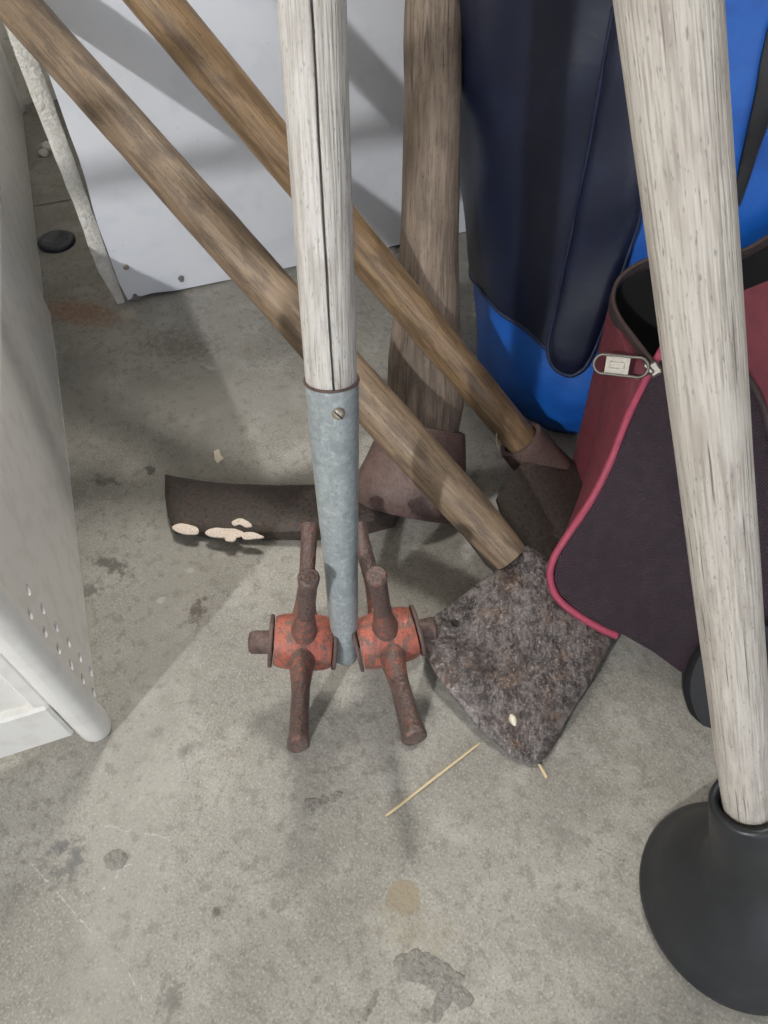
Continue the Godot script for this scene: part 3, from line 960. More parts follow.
func build_maroon_bag() -> void:
	var t := thing("mesh_bag", "open maroon bag with dark mesh pocket and pink piping beside the plunger", "bag", Vector3(0.2700, 0.0000, -0.4000))
	# whole front in maroon cloth, the mesh pocket sewn on it
	var front: Array = [Vector2(0.0853, 0.1834), Vector2(0.0693, 0.1534), Vector2(0.0553, 0.1228), Vector2(0.0428, 0.0870), Vector2(0.0298, 0.0569), Vector2(0.0142, 0.0319), Vector2(0.0021, 0.0098), Vector2(0.0001, -0.0065), Vector2(0.0060, -0.0219), Vector2(0.0213, -0.0338), Vector2(0.0411, -0.0430), Vector2(0.0568, -0.0483), Vector2(0.0803, -0.0581), Vector2(0.1118, -0.0806), Vector2(0.1503, -0.0952), Vector2(0.2169, -0.0962), Vector2(0.2206, 0.2071), Vector2(0.1777, 0.2314), Vector2(0.1397, 0.2164), Vector2(0.1081, 0.1987)]
	var st := surf()
	patch(st, front, face_at, Vector2(0.012, 0.012), 0.004, 6.0)
	var fr := part(st, "front_panel", M.maroon, t)
	var pocket: Array = [Vector2(0.0883, 0.1819), Vector2(0.0730, 0.1533), Vector2(0.0591, 0.1228), Vector2(0.0458, 0.0870), Vector2(0.0329, 0.0553), Vector2(0.0173, 0.0311), Vector2(0.0061, 0.0099), Vector2(0.0041, -0.0056), Vector2(0.0091, -0.0194), Vector2(0.0236, -0.0321), Vector2(0.0427, -0.0430), Vector2(0.0584, -0.0498), Vector2(0.0805, -0.0622), Vector2(0.1120, -0.0847), Vector2(0.1505, -0.0993), Vector2(0.2172, -0.1003), Vector2(0.2108, 0.0126), Vector2(0.1876, 0.0431), Vector2(0.1627, 0.0798), Vector2(0.1486, 0.1330), Vector2(0.1352, 0.1571), Vector2(0.1126, 0.1762)]
	st = surf()
	patch(st, pocket, func(p: Vector2, o: float) -> Vector3: return face_at(p, o + 0.003), Vector2(0.01, 0.01), 0.002, 12.0)
	part(st, "mesh_pocket", M.mesh, fr, false, "dark purple mesh pocket")
	# pink piping round the pocket
	var pip: Array = []
	for p in [Vector2(0.1009, 0.1966), Vector2(0.0853, 0.1819), Vector2(0.0701, 0.1534), Vector2(0.0561, 0.1228), Vector2(0.0435, 0.0870), Vector2(0.0306, 0.0569), Vector2(0.0150, 0.0319), Vector2(0.0029, 0.0098), Vector2(0.0009, -0.0065), Vector2(0.0068, -0.0219), Vector2(0.0221, -0.0346), Vector2(0.0412, -0.0455), Vector2(0.0538, -0.0508)]:
		pip.append(face_at(p, 0.002))
	st = surf()
	tube(st, smooth_path(pip), 0.0031, 10)
	part(st, "piping", M.piping, t, false, "pink piping")
	var pip2: Array = []
	for p in [Vector2(0.1083, 0.1935), Vector2(0.1351, 0.1586), Vector2(0.1486, 0.1330), Vector2(0.1554, 0.1102), Vector2(0.1626, 0.0813), Vector2(0.1876, 0.0431)]:
		pip2.append(face_at(p, 0.004))
	st = surf()
	tube(st, smooth_path(pip2), 0.003, 8, 0.0018)
	part(st, "pocket_zip", M.zip_tape, t)
	# side gusset between the piping and the back edge
	var f3: Array = []
	for p in [Vector2(0.0715, 0.1549), Vector2(0.0638, 0.1389), Vector2(0.0561, 0.1228), Vector2(0.0435, 0.0870), Vector2(0.0306, 0.0569), Vector2(0.0150, 0.0319), Vector2(0.0029, 0.0098), Vector2(0.0009, -0.0065), Vector2(0.0068, -0.0219), Vector2(0.0221, -0.0346), Vector2(0.0538, -0.0508)]:
		f3.append(face_at(p, -0.001))
	var b3: Array = [Vector3(0.2013, 0.1785, -0.4193), Vector3(0.1954, 0.1754, -0.4534), Vector3(0.1897, 0.1729, -0.4866), Vector3(0.1862, 0.1519, -0.4754), Vector3(0.1859, 0.1248, -0.4560), Vector3(0.1849, 0.0948, -0.4295), Vector3(0.1803, 0.0736, -0.4046), Vector3(0.1693, 0.0569, -0.3792), Vector3(0.1611, 0.0402, -0.3487), Vector3(0.1644, 0.0292, -0.3225), Vector3(0.1815, 0.0198, -0.3017)]
	f3 = smooth_path(f3, 4)
	b3 = smooth_path(b3, 4)
	var rows: Array = []
	var uvs: Array = []
	for i in f3.size():
		var line := PackedVector3Array()
		var tx := PackedVector2Array()
		for j in 7:
			var k := j / 6.0
			line.append(f3[i].lerp(b3[i], k) + Vector3(-0.35, 0.8, 0.2) * 0.008 * sin(PI * k) * sin(PI * minf(1.0, i / 10.0)))
			tx.append(Vector2(k, i * 0.05))
		rows.append(line)
		uvs.append(tx)
	st = surf()
	next_group(st)
	grid(st, rows, uvs)
	part(st, "side_gusset", M.maroon, t)
	# zip round the mouth: near rim, left end, far rim
	var mouth: Array = [Vector3(0.2032, 0.1797, -0.4158), Vector3(0.1972, 0.1761, -0.4477), Vector3(0.1905, 0.1751, -0.4762), Vector3(0.1894, 0.1764, -0.4979), Vector3(0.1946, 0.1812, -0.5142), Vector3(0.2064, 0.1883, -0.5236), Vector3(0.2266, 0.1945, -0.5286), Vector3(0.2633, 0.1962, -0.5275), Vector3(0.2947, 0.2015, -0.5279), Vector3(0.3152, 0.2141, -0.5313), Vector3(0.3531, 0.2363, -0.5308)]
	st = surf()
	tube(st, smooth_path(mouth), 0.006, 10, 0.0022, Vector3(0.1, 1, 0.1))
	var tape := part(st, "mouth_zip", M.zip_tape, t, false, "dark zip tape round the open mouth")
	st = surf()
	var up: Array = []
	for p in smooth_path(mouth):
		up.append(p + Vector3(-0.001, 0.0065, 0.002))
	tube(st, up, 0.0018, 8)
	part(st, "zip_coil", M.tan_binding, tape)
	# back wall and dark inside
	st = surf()
	rows = []
	uvs = []
	var mm := smooth_path(mouth)
	for i in mm.size():
		var p: Vector3 = mm[i]
		var line := PackedVector3Array()
		var tx := PackedVector2Array()
		for j in 8:
			var k := j / 7.0
			var q := p + Vector3(0.012 * k, 0, 0.05 * k)
			q.y = lerpf(p.y, minf(0.03, p.y), k)
			line.append(q)
			tx.append(Vector2(i * 0.05, k))
		rows.append(line)
		uvs.append(tx)
	next_group(st)
	grid(st, rows, uvs)
	part(st, "lining", M.lining, t)
	st = surf()
	rows = []
	uvs = []
	for i in mm.size():
		var p: Vector3 = mm[i]
		var line := PackedVector3Array()
		var tx := PackedVector2Array()
		for j in 8:
			var k := j / 7.0
			var q := p + Vector3(-0.002 * k, 0, 0.035 * k - 0.004)
			q.y = lerpf(p.y - 0.004, minf(0.004, p.y), k)
			line.append(q)
			tx.append(Vector2(i * 0.05, k))
		rows.append(line)
		uvs.append(tx)
	next_group(st)
	grid(st, rows, uvs)
	part(st, "back_wall", M.maroon, t)
	st = surf()
	box(st, Vector3(0.31, 0.02, -0.42), Vector3(0.17, 0.006, 0.19), 0.002)
	part(st, "floor_lining", M.lining, t)
	# zip slider and pull tab
	var s0 := Vector3(0.2018, 0.1833, -0.4106)
	var s1 := Vector3(0.1645, 0.1752, -0.4265)
	var along := (s1 - s0).normalized()
	var facing := (Vector3(0, 0.55, 0) - s0).normalized()
	var across := facing.cross(along).normalized()
	facing = along.cross(across).normalized()
	var bs := Basis(along, across, facing)
	st = surf()
	box(st, s0 + along * -0.001, Vector3(0.011, 0.009, 0.005), 0.0015, bs.rotated(facing, -0.9))
	box(st, s0 + along * 0.003 + facing * 0.003, Vector3(0.010, 0.004, 0.003), 0.0012, bs.rotated(facing, -0.7))
	var sl := part(st, "zip_slider", M.pull_metal, t, false, "grey metal zip slider")
	var loop: Array = []
	for k in 33:
		var a := TAU * k / 32.0
		var x := cos(a)
		var c := 0.011 if x < 0.0 else 0.0365
		var r := lerpf(0.0080, 0.0064, clampf(x * 0.5 + 0.5, 0.0, 1.0))
		loop.append(s0 + facing * 0.0045 + along * (c + x * r) + across * sin(a) * r)
	st = surf()
	tube(st, loop, 0.0012, 8)
	var tab := part(st, "pull_tab", M.pull_metal, sl, false)
	st = surf()
	box(st, s0 + facing * 0.0044 + along * 0.0255, Vector3(0.018, 0.0132, 0.0012), 0.0003, bs)
	box(st, s0 + facing * 0.0044 + along * 0.0255 , Vector3(0.011, 0.0050, 0.0018), 0.0004, bs)
	part(st, "tab_plate", M.pull_metal, sl, false)
	# frayed white threads on the gusset
	for th in [[Vector3(0.1843, 0.1136, -0.4279), Vector3(0.1826, 0.1045, -0.4158)], [Vector3(0.1852, 0.1086, -0.4212), Vector3(0.1852, 0.1000, -0.4097)], [Vector3(0.1818, 0.1045, -0.4158), Vector3(0.1801, 0.0949, -0.4030)], [Vector3(0.1860, 0.1167, -0.4319), Vector3(0.1852, 0.1065, -0.4185)]]:
		st = surf()
		tube(st, [th[0], th[0].lerp(th[1], 0.5) + Vector3(0.001, 0.002, 0.001), th[1]], 0.0007, 6)
		part(st, "frayed_thread", M.thread, t)
	# small black wheel under the corner
	var wc := Vector3(0.2888, 0.0280, -0.2212)
	var wn := Vector3(-0.25, 0.72, 0.65).normalized()
	st = surf()
	rod(st, wc - wn * 0.022, wc, [[0, 0.05], [0, 0.05], [0.15, 0.055], [0.8, 0.055], [1.0, 0.051], [1.0, 0.051], [1.0, 0.040], [1.0, 0.040], [0.9, 0.038], [0.9, 0.012], [1.05, 0.010]], {"seg": 40})
	part(st, "wheel", M.black_plastic, t, false, "black plastic bag wheel")

# ---------------------------------------------------------------- mattock with the upright handle
func build_mattock() -> void:
	var foot := Vector3(0.0378, 0.0300, -0.4416)
	var top := Vector3(0.0418, 0.3313, -0.6901)
	var dir := (top - foot).normalized()
	var t := thing("mattock", "mattock with thick weathered upright handle and flat rusty head on the floor", "mattock", Vector3(foot.x, 0, foot.z))
	var st := surf()
	var end := foot + dir * 0.72
	var w := 0.0245
	rod(st, foot + dir * 0.02, end, [[0, 0.030, 0.024], [0.03, 0.032, 0.026], [0.06, 0.0345, 0.028], [0.12, 0.0335, 0.027], [0.19, 0.0285, 0.024], [0.26, 0.0245, 0.022], [0.4, w, 0.021], [0.97, w, 0.021], [1, w - 0.004, 0.017]], {"ref": Vector3(1, 0, 0), "wob": 0.10, "seed": 4, "seg": 40, "uvl": 0.5})
	var hd := part(st, "handle", M.mattock_handle, t)
	# cracks at the lower end of the handle
	st = surf()
	rod(st, Vector3(0.0489, 0.0783, -0.4575), Vector3(0.0598, 0.0849, -0.4662), [[0, 0.0004], [0.5, 0.0014], [1, 0.0003]], {"seg": 8})
	part(st, "crack", M.black_plastic, hd)
	# flat blade
	var blade: Array = [Vector2(-0.2148, -0.4543), Vector2(-0.1986, -0.4505), Vector2(-0.1733, -0.4442), Vector2(-0.1388, -0.4392), Vector2(-0.0999, -0.4355), Vector2(-0.0614, -0.4343), Vector2(-0.0326, -0.4343), Vector2(-0.0116, -0.4467), Vector2(0.0077, -0.4392), Vector2(0.0170, -0.4137), Vector2(0.0093, -0.3950), Vector2(-0.0129, -0.3881), Vector2(-0.0312, -0.3836), Vector2(-0.0604, -0.3802), Vector2(-0.0951, -0.3802), Vector2(-0.1318, -0.3813), Vector2(-0.1642, -0.3836), Vector2(-0.1953, -0.3881), Vector2(-0.2026, -0.4031), Vector2(-0.2098, -0.4269)]
	var nz := FastNoiseLite.new()
	nz.seed = 8
	nz.frequency = 60.0
	var lift := func(p: Vector2, o: float) -> Vector3:
		var k := smoothstep(-0.22, 0.02, p.x)
		var oo := o
		if o < -0.005:
			oo = -lerpf(0.010, 0.022, k)
		return Vector3(p.x, 0.012 + 0.012 * k + oo + 0.0008 * nz.get_noise_2d(p.x, p.y), p.y)
	st = surf()
	patch(st, blade, lift, Vector2(0.006, 0.006), 0.02, 8.0, 0.0035, 0.006)
	var bl := part(st, "blade", M.dark_iron, t, false, "flat rusty mattock blade")
	# eye round the handle
	st = surf()
	var e0 := Vector3(0.0219, 0.0020, -0.4141)
	var e1 := foot + dir * 0.042
	rod(st, e0, e1, [[0, 0.050, 0.034], [0.06, 0.056, 0.039], [0.25, 0.054, 0.040], [0.5, 0.048, 0.038], [0.8, 0.042, 0.035], [0.97, 0.0385, 0.0335], [1.0, 0.037, 0.032], [1.0, 0.037, 0.032], [1.0, 0.030, 0.025]], {"ref": Vector3(1, 0, 0), "wob": 0.05, "seed": 6, "seg": 36})
	part(st, "eye", M.brown_iron, t)
	# flakes of white paint along the front edge of the blade
	for f in [
		[Vector2(-0.1946, -0.3892), Vector2(-0.1867, -0.3915), Vector2(-0.1741, -0.3881), Vector2(-0.1697, -0.3836), Vector2(-0.1718, -0.3791), Vector2(-0.1829, -0.3802), Vector2(-0.1928, -0.3847)],
		[Vector2(-0.1634, -0.3810), Vector2(-0.1559, -0.3855), Vector2(-0.1447, -0.3844), Vector2(-0.1354, -0.3833), Vector2(-0.1276, -0.3788), Vector2(-0.1307, -0.3744), Vector2(-0.1452, -0.3744), Vector2(-0.1582, -0.3766)],
		[Vector2(-0.1400, -0.3916), Vector2(-0.1330, -0.3951), Vector2(-0.1252, -0.3916), Vector2(-0.1209, -0.3859), Vector2(-0.1263, -0.3848), Vector2(-0.1322, -0.3882), Vector2(-0.1375, -0.3871)],
		[Vector2(-0.1291, -0.3781), Vector2(-0.1202, -0.3792), Vector2(-0.1125, -0.3759), Vector2(-0.1086, -0.3726), Vector2(-0.1211, -0.3715), Vector2(-0.1276, -0.3726)],
		[Vector2(-0.1435, -0.3755), Vector2(-0.1343, -0.3744), Vector2(-0.1356, -0.3700), Vector2(-0.1429, -0.3711)]]:
		st = surf()
		patch(st, round_outline(f), func(p: Vector2, o: float) -> Vector3: return lift.call(p, 0.0) + Vector3(0, o + 0.0008, 0), Vector2(0.003, 0.003), 0.002, 20.0, 0.0006, 0.002)
		part(st, "paint_flake", M.white_paint, bl, false, "flake of white paint")

# ---------------------------------------------------------------- hoe whose handle runs above the other one
func build_upper_hoe() -> void:
	var e := Vector3(0.1361, 0.0370, -0.4658)
	var q := Vector3(-0.1533, 0.3721, -0.5615)
	var dir := (q - e).normalized()
	var t := thing("hoe", "hoe with polished brown handle whose dark iron head is half hidden by the maroon bag", "hoe", Vector3(e.x, 0, e.z))
	var st := surf()
	rod(st, e - dir * 0.012, e + dir * 0.98, [[0, 0.0150], [0.03, 0.0160], [0.25, 0.0163], [0.5, 0.0161], [0.98, 0.0157], [1, 0.012]], {"wob": 0.025, "seed": 14, "seg": 32, "uvl": 0.5})
	var hd := part(st, "handle", M.upper_handle, t)
	st = surf()
	tube(st, [Vector3(0.1048, 0.0612, -0.4613), Vector3(0.1033, 0.0591, -0.4519), Vector3(0.1061, 0.0547, -0.4460)], 0.0005, 6)
	part(st, "splinter", M.straw, hd)
	# collar into which the handle is driven
	st = surf()
	rod(st, e - dir * 0.040, e + dir * 0.010, [[0, 0.0185, 0.024], [0.5, 0.0205, 0.024], [0.92, 0.0215, 0.0235], [1.0, 0.0205, 0.0225], [1.0, 0.0205, 0.0225], [1.0, 0.0165, 0.0175], [1.0, 0.0165, 0.0175], [0.7, 0.0150, 0.0150]], {"wob": 0.06, "seed": 15, "seg": 32})
	part(st, "collar", M.brown_iron, t)
	# curved blade
	var o := [Vector3(0.1113, 0.0335, -0.4146), Vector3(0.9907, -0.1340, -0.0253), Vector3(0.0000, 0.1858, -0.9826), Vector3(0.1364, 0.9734, 0.1841)]
	var blade: Array = [Vector2(0.0424, 0.0805), Vector2(0.0557, 0.0632), Vector2(0.0732, 0.0489), Vector2(0.0955, 0.0285), Vector2(0.0998, -0.0241), Vector2(0.0825, -0.0648), Vector2(0.0561, -0.0899), Vector2(0.0393, -0.0861), Vector2(0.0185, -0.0570), Vector2(-0.0017, -0.0227), Vector2(-0.0061, -0.0056), Vector2(-0.0013, 0.0083), Vector2(0.0081, 0.0185), Vector2(0.0209, 0.0314), Vector2(0.0302, 0.0476), Vector2(0.0370, 0.0662)]
	st = surf()
	patch(st, blade, func(p: Vector2, k: float) -> Vector3: return o[0] + o[1] * p.x + o[2] * p.y + o[3] * (k + 0.012 * cos((p.x + 0.3 * p.y - 0.03) * 30.0) - 0.01), Vector2(0.006, 0.006), 0.006, 8.0, 0.002, 0.005)
	part(st, "blade", M.dark_iron, t)

# ---------------------------------------------------------------- hoe lying in front
func build_lower_hoe() -> void:
	var e := Vector3(0.1041, 0.0561, -0.3250)
	var q := Vector3(-0.2866, 0.3339, -0.6604)
	var dir := (q - e).normalized()
	var t := thing("hoe", "hoe with dull brown handle and broad speckled rusty blade beside the red star wheel", "hoe", Vector3(e.x, 0, e.z))
	var st := surf()
	rod(st, e, e + dir * 0.98, [[0, 0.0135, 0.0150], [0.015, 0.0155, 0.0165], [0.06, 0.0185], [0.14, 0.0192], [0.3, 0.0184], [0.6, 0.0178], [0.98, 0.0176], [1, 0.014]], {"wob": 0.06, "seed": 24, "seg": 32, "uvl": 0.5})
	part(st, "handle", M.lower_handle, t)
	var o := [Vector3(0.1135, 0.0040, -0.1744), Vector3(0.9988, 0.0000, 0.0499), Vector3(0.0479, 0.2856, -0.9571), Vector3(-0.0143, 0.9583, 0.2853)]
	var outline: Array = [Vector2(-0.0250, 0.1535), Vector2(-0.0023, 0.1727), Vector2(0.0123, 0.1637), Vector2(0.0240, 0.1437), Vector2(0.0432, 0.1196), Vector2(0.0636, 0.1010), Vector2(0.0624, 0.0946), Vector2(0.0545, 0.0800), Vector2(0.0442, 0.0618), Vector2(0.0342, 0.0469), Vector2(0.0236, 0.0315), Vector2(0.0163, 0.0165), Vector2(0.0091, 0.0054), Vector2(0.0015, 0.0001), Vector2(-0.0097, 0.0010), Vector2(-0.0201, 0.0069), Vector2(-0.0306, 0.0151), Vector2(-0.0412, 0.0233), Vector2(-0.0536, 0.0376), Vector2(-0.0646, 0.0499), Vector2(-0.0742, 0.0617), Vector2(-0.0815, 0.0738), Vector2(-0.0859, 0.0879), Vector2(-0.0863, 0.1023), Vector2(-0.0768, 0.1109), Vector2(-0.0576, 0.1258)]
	var nz := FastNoiseLite.new()
	nz.seed = 18
	nz.frequency = 70.0
	nz.fractal_octaves = 3
	st = surf()
	patch(st, outline, func(p: Vector2, k: float) -> Vector3: return o[0] + o[1] * p.x + o[2] * p.y + o[3] * (k + 0.0016 * nz.get_noise_2d(p.x, p.y) + 0.006 * cos(p.x * 14.0) - 0.004), Vector2(0.0045, 0.0045), 0.005, 8.0, 0.002, 0.005)
	var bl := part(st, "blade", M.blade, t, false, "broad hoe blade of pitted rusty iron")
	# tang under the handle that carries the blade
	st = surf()
	rod(st, e - dir * 0.006 + Vector3(0, -0.012, -0.004), e + dir * 0.05 + Vector3(0, -0.016, -0.006), [[0, 0.014, 0.006], [0.3, 0.016, 0.008], [1, 0.012, 0.006]], {"ref": Vector3(1, 0, 0.3)})
	part(st, "tang", M.dark_iron, t)
	st = surf()
	rod(st, Vector3(0.0547, 0.0353, -0.2791), Vector3(0.0594, 0.0333, -0.2748), [[0, 0.001], [0.3, 0.0028], [0.7, 0.0028], [1, 0.001]], {"seg": 12})
	part(st, "rivet", M.dark_iron, bl)
	st = surf()
	rod(st, Vector3(0.0974, 0.0160, -0.2085), Vector3(0.0997, 0.0143, -0.1997), [[0, 0.001], [0.3, 0.0030], [0.7, 0.0026], [1, 0.0008]], {"seg": 10, "wob": 0.2})
	part(st, "paint_flake", M.cream, bl, false, "speck of cream paint")

# ---------------------------------------------------------------- rotary cultivator
func star_wheel(t: Node3D, c: Vector3, yaw: float, start: float, roll: float) -> void:
	var b := Basis(Vector3.UP, yaw) * Basis(Vector3.BACK, roll)
	var ax := b.x
	var st := surf()
	rod(st, c - ax * 0.0205, c + ax * 0.0205, [[0, 0.014], [0, 0.014], [0.0, 0.0178], [0.0, 0.0178], [0.12, 0.0196], [0.5, 0.0212], [0.88, 0.0196], [1, 0.0178], [1, 0.0178], [1, 0.014]], {"wob": 0.05, "seed": 3, "seg": 30})
	var hub := part(st, "hub", M.red_iron, t, false, "hub with worn red paint")
	for k in 5:
		var a := start + TAU * k / 5.0
		var d := b * Vector3(0, sin(a), cos(a))
		st = surf()
		# painted root web and bare rusty point
		rod(st, c + d * 0.014, c + d * 0.042, [[0, 0.0108, 0.0125], [0.4, 0.0082, 0.0088], [1, 0.0062, 0.0064]], {"ref": ax, "wob": 0.06, "seed": k})
		part(st, "spike_root", M.worn_red, hub)
		st = surf()
		rod(st, c + d * 0.034, c + d * 0.0905, [[0, 0.0068], [0.2, 0.0060], [0.8, 0.0062], [0.93, 0.0070], [0.98, 0.0072], [1, 0.0058]], {"ref": ax, "wob": 0.08, "seed": k + 9})
		part(st, "spike", M.spike_iron, hub)
	for s in [-1.0, 1.0]:
		st = surf()
		rod(st, c + ax * s * 0.0215, c + ax * s * 0.0245, [[0, 0.0185], [0.1, 0.0192], [0.9, 0.0192], [1, 0.0185]], {"seg": 30})
		part(st, "washer", M.brown_iron, t)

func build_cultivator() -> void:
	var wl := Vector3(-0.0591, 0.0730, -0.2406)
	var wr := Vector3(0.0022, 0.0735, -0.2436)
	var axle := Vector3(-0.0285, 0.0735, -0.2411)
	var top := Vector3(-0.0300, 0.4388, -0.3509)
	var dir := (top - axle).normalized()
	var t := thing("hand_cultivator", "pole cultivator with cracked pale wooden handle and two red star wheels", "cultivator", Vector3(axle.x, 0, axle.z))
	var st := surf()
	var len_sock := (axle - Vector3(-0.0297, 0.2726, -0.3032)).length()
	var sock0 := axle - dir * 0.021
	var sock1 := axle + dir * len_sock
	rod(st, sock0, sock1, [[0, 0.0050], [0.015, 0.0080], [0.05, 0.0096], [0.12, 0.0098], [0.3, 0.0108], [0.42, 0.0114], [0.6, 0.0128], [0.8, 0.0142], [1, 0.0152], [1, 0.0152], [1, 0.0146]], {"wob": 0.03, "seed": 2, "seg": 32, "freq": 40.0})
	var so := part(st, "socket", M.galvanised, t, false, "tapered galvanised steel socket")
	st = surf()
	var ring: Array = []
	var e1 := (Vector3(1, 0, 0) - dir * dir.x).normalized()
	var e2 := dir.cross(e1)
	for k in 33:
		ring.append(sock1 + (e1 * cos(TAU * k / 32.0) + e2 * sin(TAU * k / 32.0)) * 0.0151)
	tube(st, ring, 0.0009, 6)
	part(st, "socket_rim", M.brown_iron, so)
	# wooden pole with its long drying crack
	st = surf()
	rod(st, sock1 - dir * 0.03, sock1 + dir * 0.95, [[0, 0.0110], [0.028, 0.0140], [0.034, 0.0145], [0.97, 0.0147], [1, 0.011]], {"ref": Vector3(0, 0, 1), "wob": 0.03, "seed": 12, "seg": 44, "uvl": 0.5, "groove": [0.16, -0.35, 0.055, 0.75]})
	part(st, "pole", M.pole, t)
	# screw
	var face := (Vector3(0, 0.55, 0) - sock1)
	face = (face - dir * face.dot(dir)).normalized()
	var sc := sock1 - dir * 0.0135 + (face * 0.98 + e1 * 0.19) * 0.0148
	st = surf()
	rod(st, sc - face * 0.003, sc + face * 0.0022, [[0, 0.0038], [0.6, 0.0038], [0.9, 0.003], [1, 0.0016]], {"seg": 18})
	var sw := part(st, "screw", M.screw, so)
	st = surf()
	box(st, sc + face * 0.0021, Vector3(0.0066, 0.0008, 0.0006), 0.0001, Basis(e1, -dir, face).orthonormalized().rotated(face, -0.8))
	part(st, "slot", M.black_plastic, sw)
	# faint scratched mark below the screw: a slanted stroke and an open curl
	for mk in [[Vector2(-0.0052, -0.0345), Vector2(-0.0030, -0.0300), Vector2(-0.0012, -0.0262), Vector2(-0.0022, -0.0250), Vector2(-0.0030, -0.0275)], [Vector2(0.0052, -0.0250), Vector2(0.0036, -0.0238), Vector2(0.0018, -0.0255), Vector2(0.0018, -0.0285), Vector2(0.0038, -0.0296), Vector2(0.0052, -0.0280)]]:
		var line: Array = []
		for p in mk:
			var r := 0.0140
			line.append(sock1 + dir * p.y + e1 * p.x + face * sqrt(r * r - p.x * p.x))
		st = surf()
		tube(st, smooth_path(line), 0.00025, 6)
		part(st, "scratched_mark", M.screw, so)
	# axle with nuts
	var axr := Basis(Vector3.UP, 0.24).x
	var pl := wl - Vector3(0.0390, 0, 0)
	var pr := wr + axr * 0.0370
	st = surf()
	rod(st, wl - Vector3(0.026, 0, 0), axle, [[0, 0.0062], [1, 0.0062]])
	rod(st, axle, wr + axr * 0.026, [[0, 0.0062], [1, 0.0062]])
	part(st, "axle", M.brown_iron, t)
	st = surf()
	rod(st, pl, wl - Vector3(0.024, 0, 0), [[0, 0.0075], [0.15, 0.0095], [0.15, 0.0095], [1, 0.0095]], {"seg": 6, "wob": 0.06})
	part(st, "nut", M.brown_iron, t)
	st = surf()
	rod(st, wr + axr * 0.024, pr, [[0, 0.0095], [0.85, 0.0095], [0.85, 0.0095], [1, 0.0075]], {"seg": 6, "wob": 0.06})
	part(st, "nut", M.brown_iron, t)
	star_wheel(t, wl, 0.02, PI / 10.0, -0.13)
	star_wheel(t, wr, 0.24, PI / 10.0, 0.08)

# ---------------------------------------------------------------- plunger
func build_plunger() -> void:
	var neck := Vector3(0.1972, 0.1443, -0.1097)
	var far := Vector3(0.0761, 0.4785, -0.2258)
	var dir := (far - neck).normalized()
	var base := Vector3(0.2385, 0, -0.083)
	var t := thing("plunger", "black rubber plunger with long weathered pale wooden handle", "plunger", base)
	var st := surf()
	var prof := [[0.0, 0.054], [0.0, 0.0618], [0.012, 0.0635], [0.04, 0.0640], [0.07, 0.0625], [0.10, 0.0600], [0.2, 0.0540], [0.32, 0.0460], [0.42, 0.0370], [0.50, 0.0290], [0.56, 0.0245], [0.62, 0.0226], [0.75, 0.0216], [0.9, 0.0207], [0.985, 0.0200], [1.0, 0.0188], [1.0, 0.0150], [0.9, 0.0140]]
	var rows: Array = []
	var uvs: Array = []
	var ctrl := neck - dir * 0.085
	for r in prof:
		var k: float = r[0]
		var c := base.lerp(ctrl, k).lerp(ctrl.lerp(neck, k), k)
		var up := Vector3.UP.lerp(dir, smoothstep(0.0, 0.8, k)).normalized()
		var e1 := (Vector3(1, 0, 0) - up * up.x).normalized()
		var e2 := up.cross(e1)
		var line := PackedVector3Array()
		var tx := PackedVector2Array()
		for j in 57:
			var a := TAU * j / 56.0
			line.append(c + (e1 * cos(a) + e2 * sin(a)) * r[1])
			tx.append(Vector2(j / 56.0, k))
		rows.append(line)
		uvs.append(tx)
	next_group(st)
	grid(st, rows, uvs)
	part(st, "cup", M.rubber, t, false, "black rubber cup")
	st = surf()
	rod(st, neck - dir * 0.03, neck + dir * 0.72, [[0, 0.0128], [0.04, 0.0130], [0.1, 0.0134], [0.98, 0.0136], [1, 0.010]], {"wob": 0.03, "seed": 33, "seg": 40, "uvl": 0.5, "ref": Vector3(0, 0, 1)})
	var h := part(st, "handle", M.plunger_handle, t)
	for f in [[Vector3(0.0925, 0.4306, -0.2104), Vector3(0.0956, 0.4299, -0.2094), 0.0010], [Vector3(0.1122, 0.3647, -0.1827), Vector3(0.1108, 0.3613, -0.1800), 0.0010]]:
		st = surf()
		rod(st, f[0], f[1], [[0, 0.0004], [0.3, f[2]], [0.8, f[2] * 0.8], [1, 0.0003]], {"seg": 8})
		part(st, "wood_chip", M.chip_wood, h, false, "pale yellow wood chip")

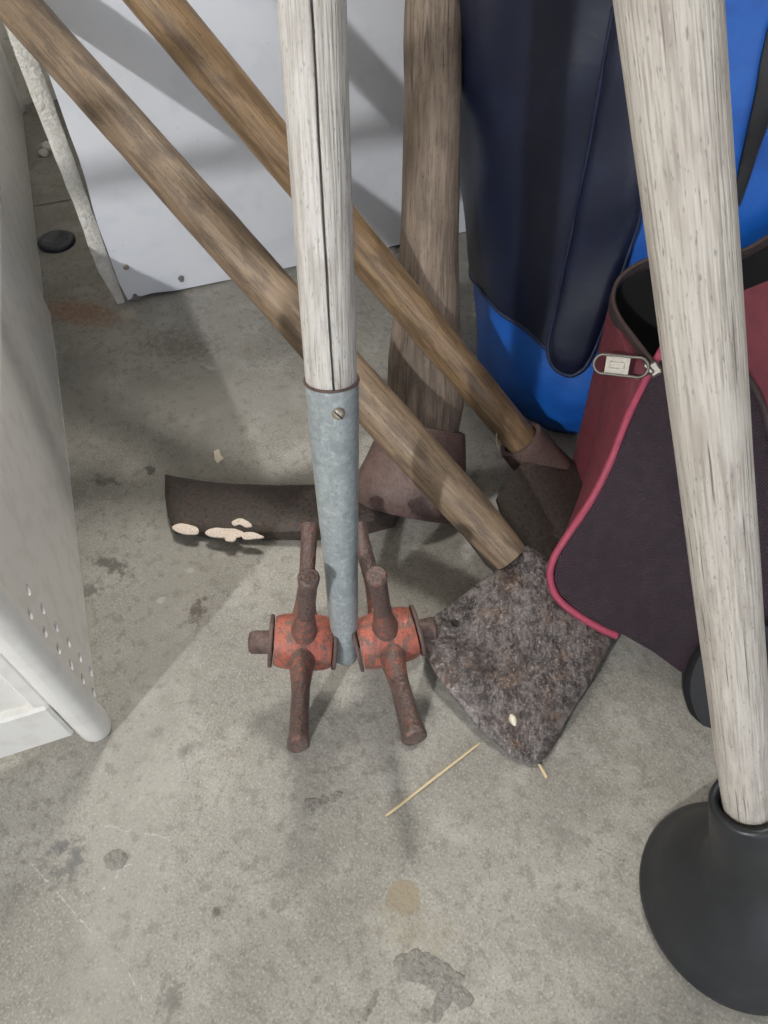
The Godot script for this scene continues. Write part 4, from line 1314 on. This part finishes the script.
# ---------------------------------------------------------------- small things
func build_small_things() -> void:
	var sticks := [[Vector3(0.0014, 0.0015, -0.1379), Vector3(0.0737, 0.0015, -0.1911), 0.0011, "long thin straw stalk lying beside the hoe blade"], [Vector3(0.1216, 0.0014, -0.1648), Vector3(0.1170, 0.0014, -0.1752), 0.0014, "short straw stub poking out under the hoe blade tip"]]
	for s in sticks:
		var st := surf()
		rod(st, s[0], s[1], [[0, s[2] * 0.8], [0.05, s[2]], [0.95, s[2] * 0.9], [1, s[2] * 0.6]], {"seg": 10, "wob": 0.08})
		part(st, "stalk", M.straw, thing("straw_stalk", s[3], "straw", Vector3(s[0].x, 0, s[0].z)))
	var flat := func(p: Vector2, o: float) -> Vector3: return Vector3(p.x, 0.0022 + o, p.y)
	var st := surf()
	patch(st, [Vector2(-0.1735, -0.4911), Vector2(-0.1688, -0.4939), Vector2(-0.1656, -0.4857), Vector2(-0.1620, -0.4817), Vector2(-0.1672, -0.4750), Vector2(-0.1710, -0.4803)], flat, Vector2(0.004, 0.004), 0.002, 10.0, 0.0006, 0.002)
	part(st, "flake", M.cream, thing("paint_chip", "small cream chip on the shaded floor behind the mattock blade", "chip", Vector3(-0.1687, 0.0000, -0.4857)))
	# dark round cap near the cabinet foot
	var c := Vector3(-0.4353, 0.0000, -0.8629)
	var cap := thing("round_cap", "dark blue round cap lying on the floor beside the chipped cabinet edge", "cap", c)
	st = surf()
	rod(st, Vector3.ZERO, Vector3(0, 0.006, 0), [[0, 0.024], [0, 0.024], [0.6, 0.0245], [0.9, 0.023], [1.0, 0.020], [1.0, 0.017], [0.8, 0.0155], [0.8, 0.0002]], {"seg": 36})
	part(st, "shell", M.cap, cap, true)
	st = surf()
	box(st, Vector3(-0.010, 0.0050, 0.003), Vector3(0.016, 0.0012, 0.005), 0.0004)
	part(st, "mark", M.cap_mark, cap, true)
	# crumbs by the wall foot
	var rng := RandomNumberGenerator.new()
	rng.seed = 6
	var labels := ["white plaster crumb beside a smaller one behind the chipped cabinet edge", "smaller grey-white plaster crumb touching the larger crumb behind the cabinet edge", "plaster crumb at the very foot of the rough white wall"]
	for p in [Vector3(-0.5183, 0.0000, -1.1156), Vector3(-0.5192, 0.0000, -1.0971), Vector3(-0.6065, 0.0000, -1.2528)]:
		st = surf()
		var r := rng.randf_range(0.006, 0.011)
		rod(st, Vector3(0, 0, 0), Vector3(0.002, r, 0), [[0, r * 0.7], [0.3, r], [0.7, r * 0.8], [1, r * 0.3]], {"seg": 9, "wob": 0.6, "freq": 60.0, "seed": rng.randi() % 100})
		part(st, "crumb", M.chipped, thing("plaster_crumb", labels.pop_front(), "crumb", p, 0.0, "plaster crumbs near the back wall"), true)
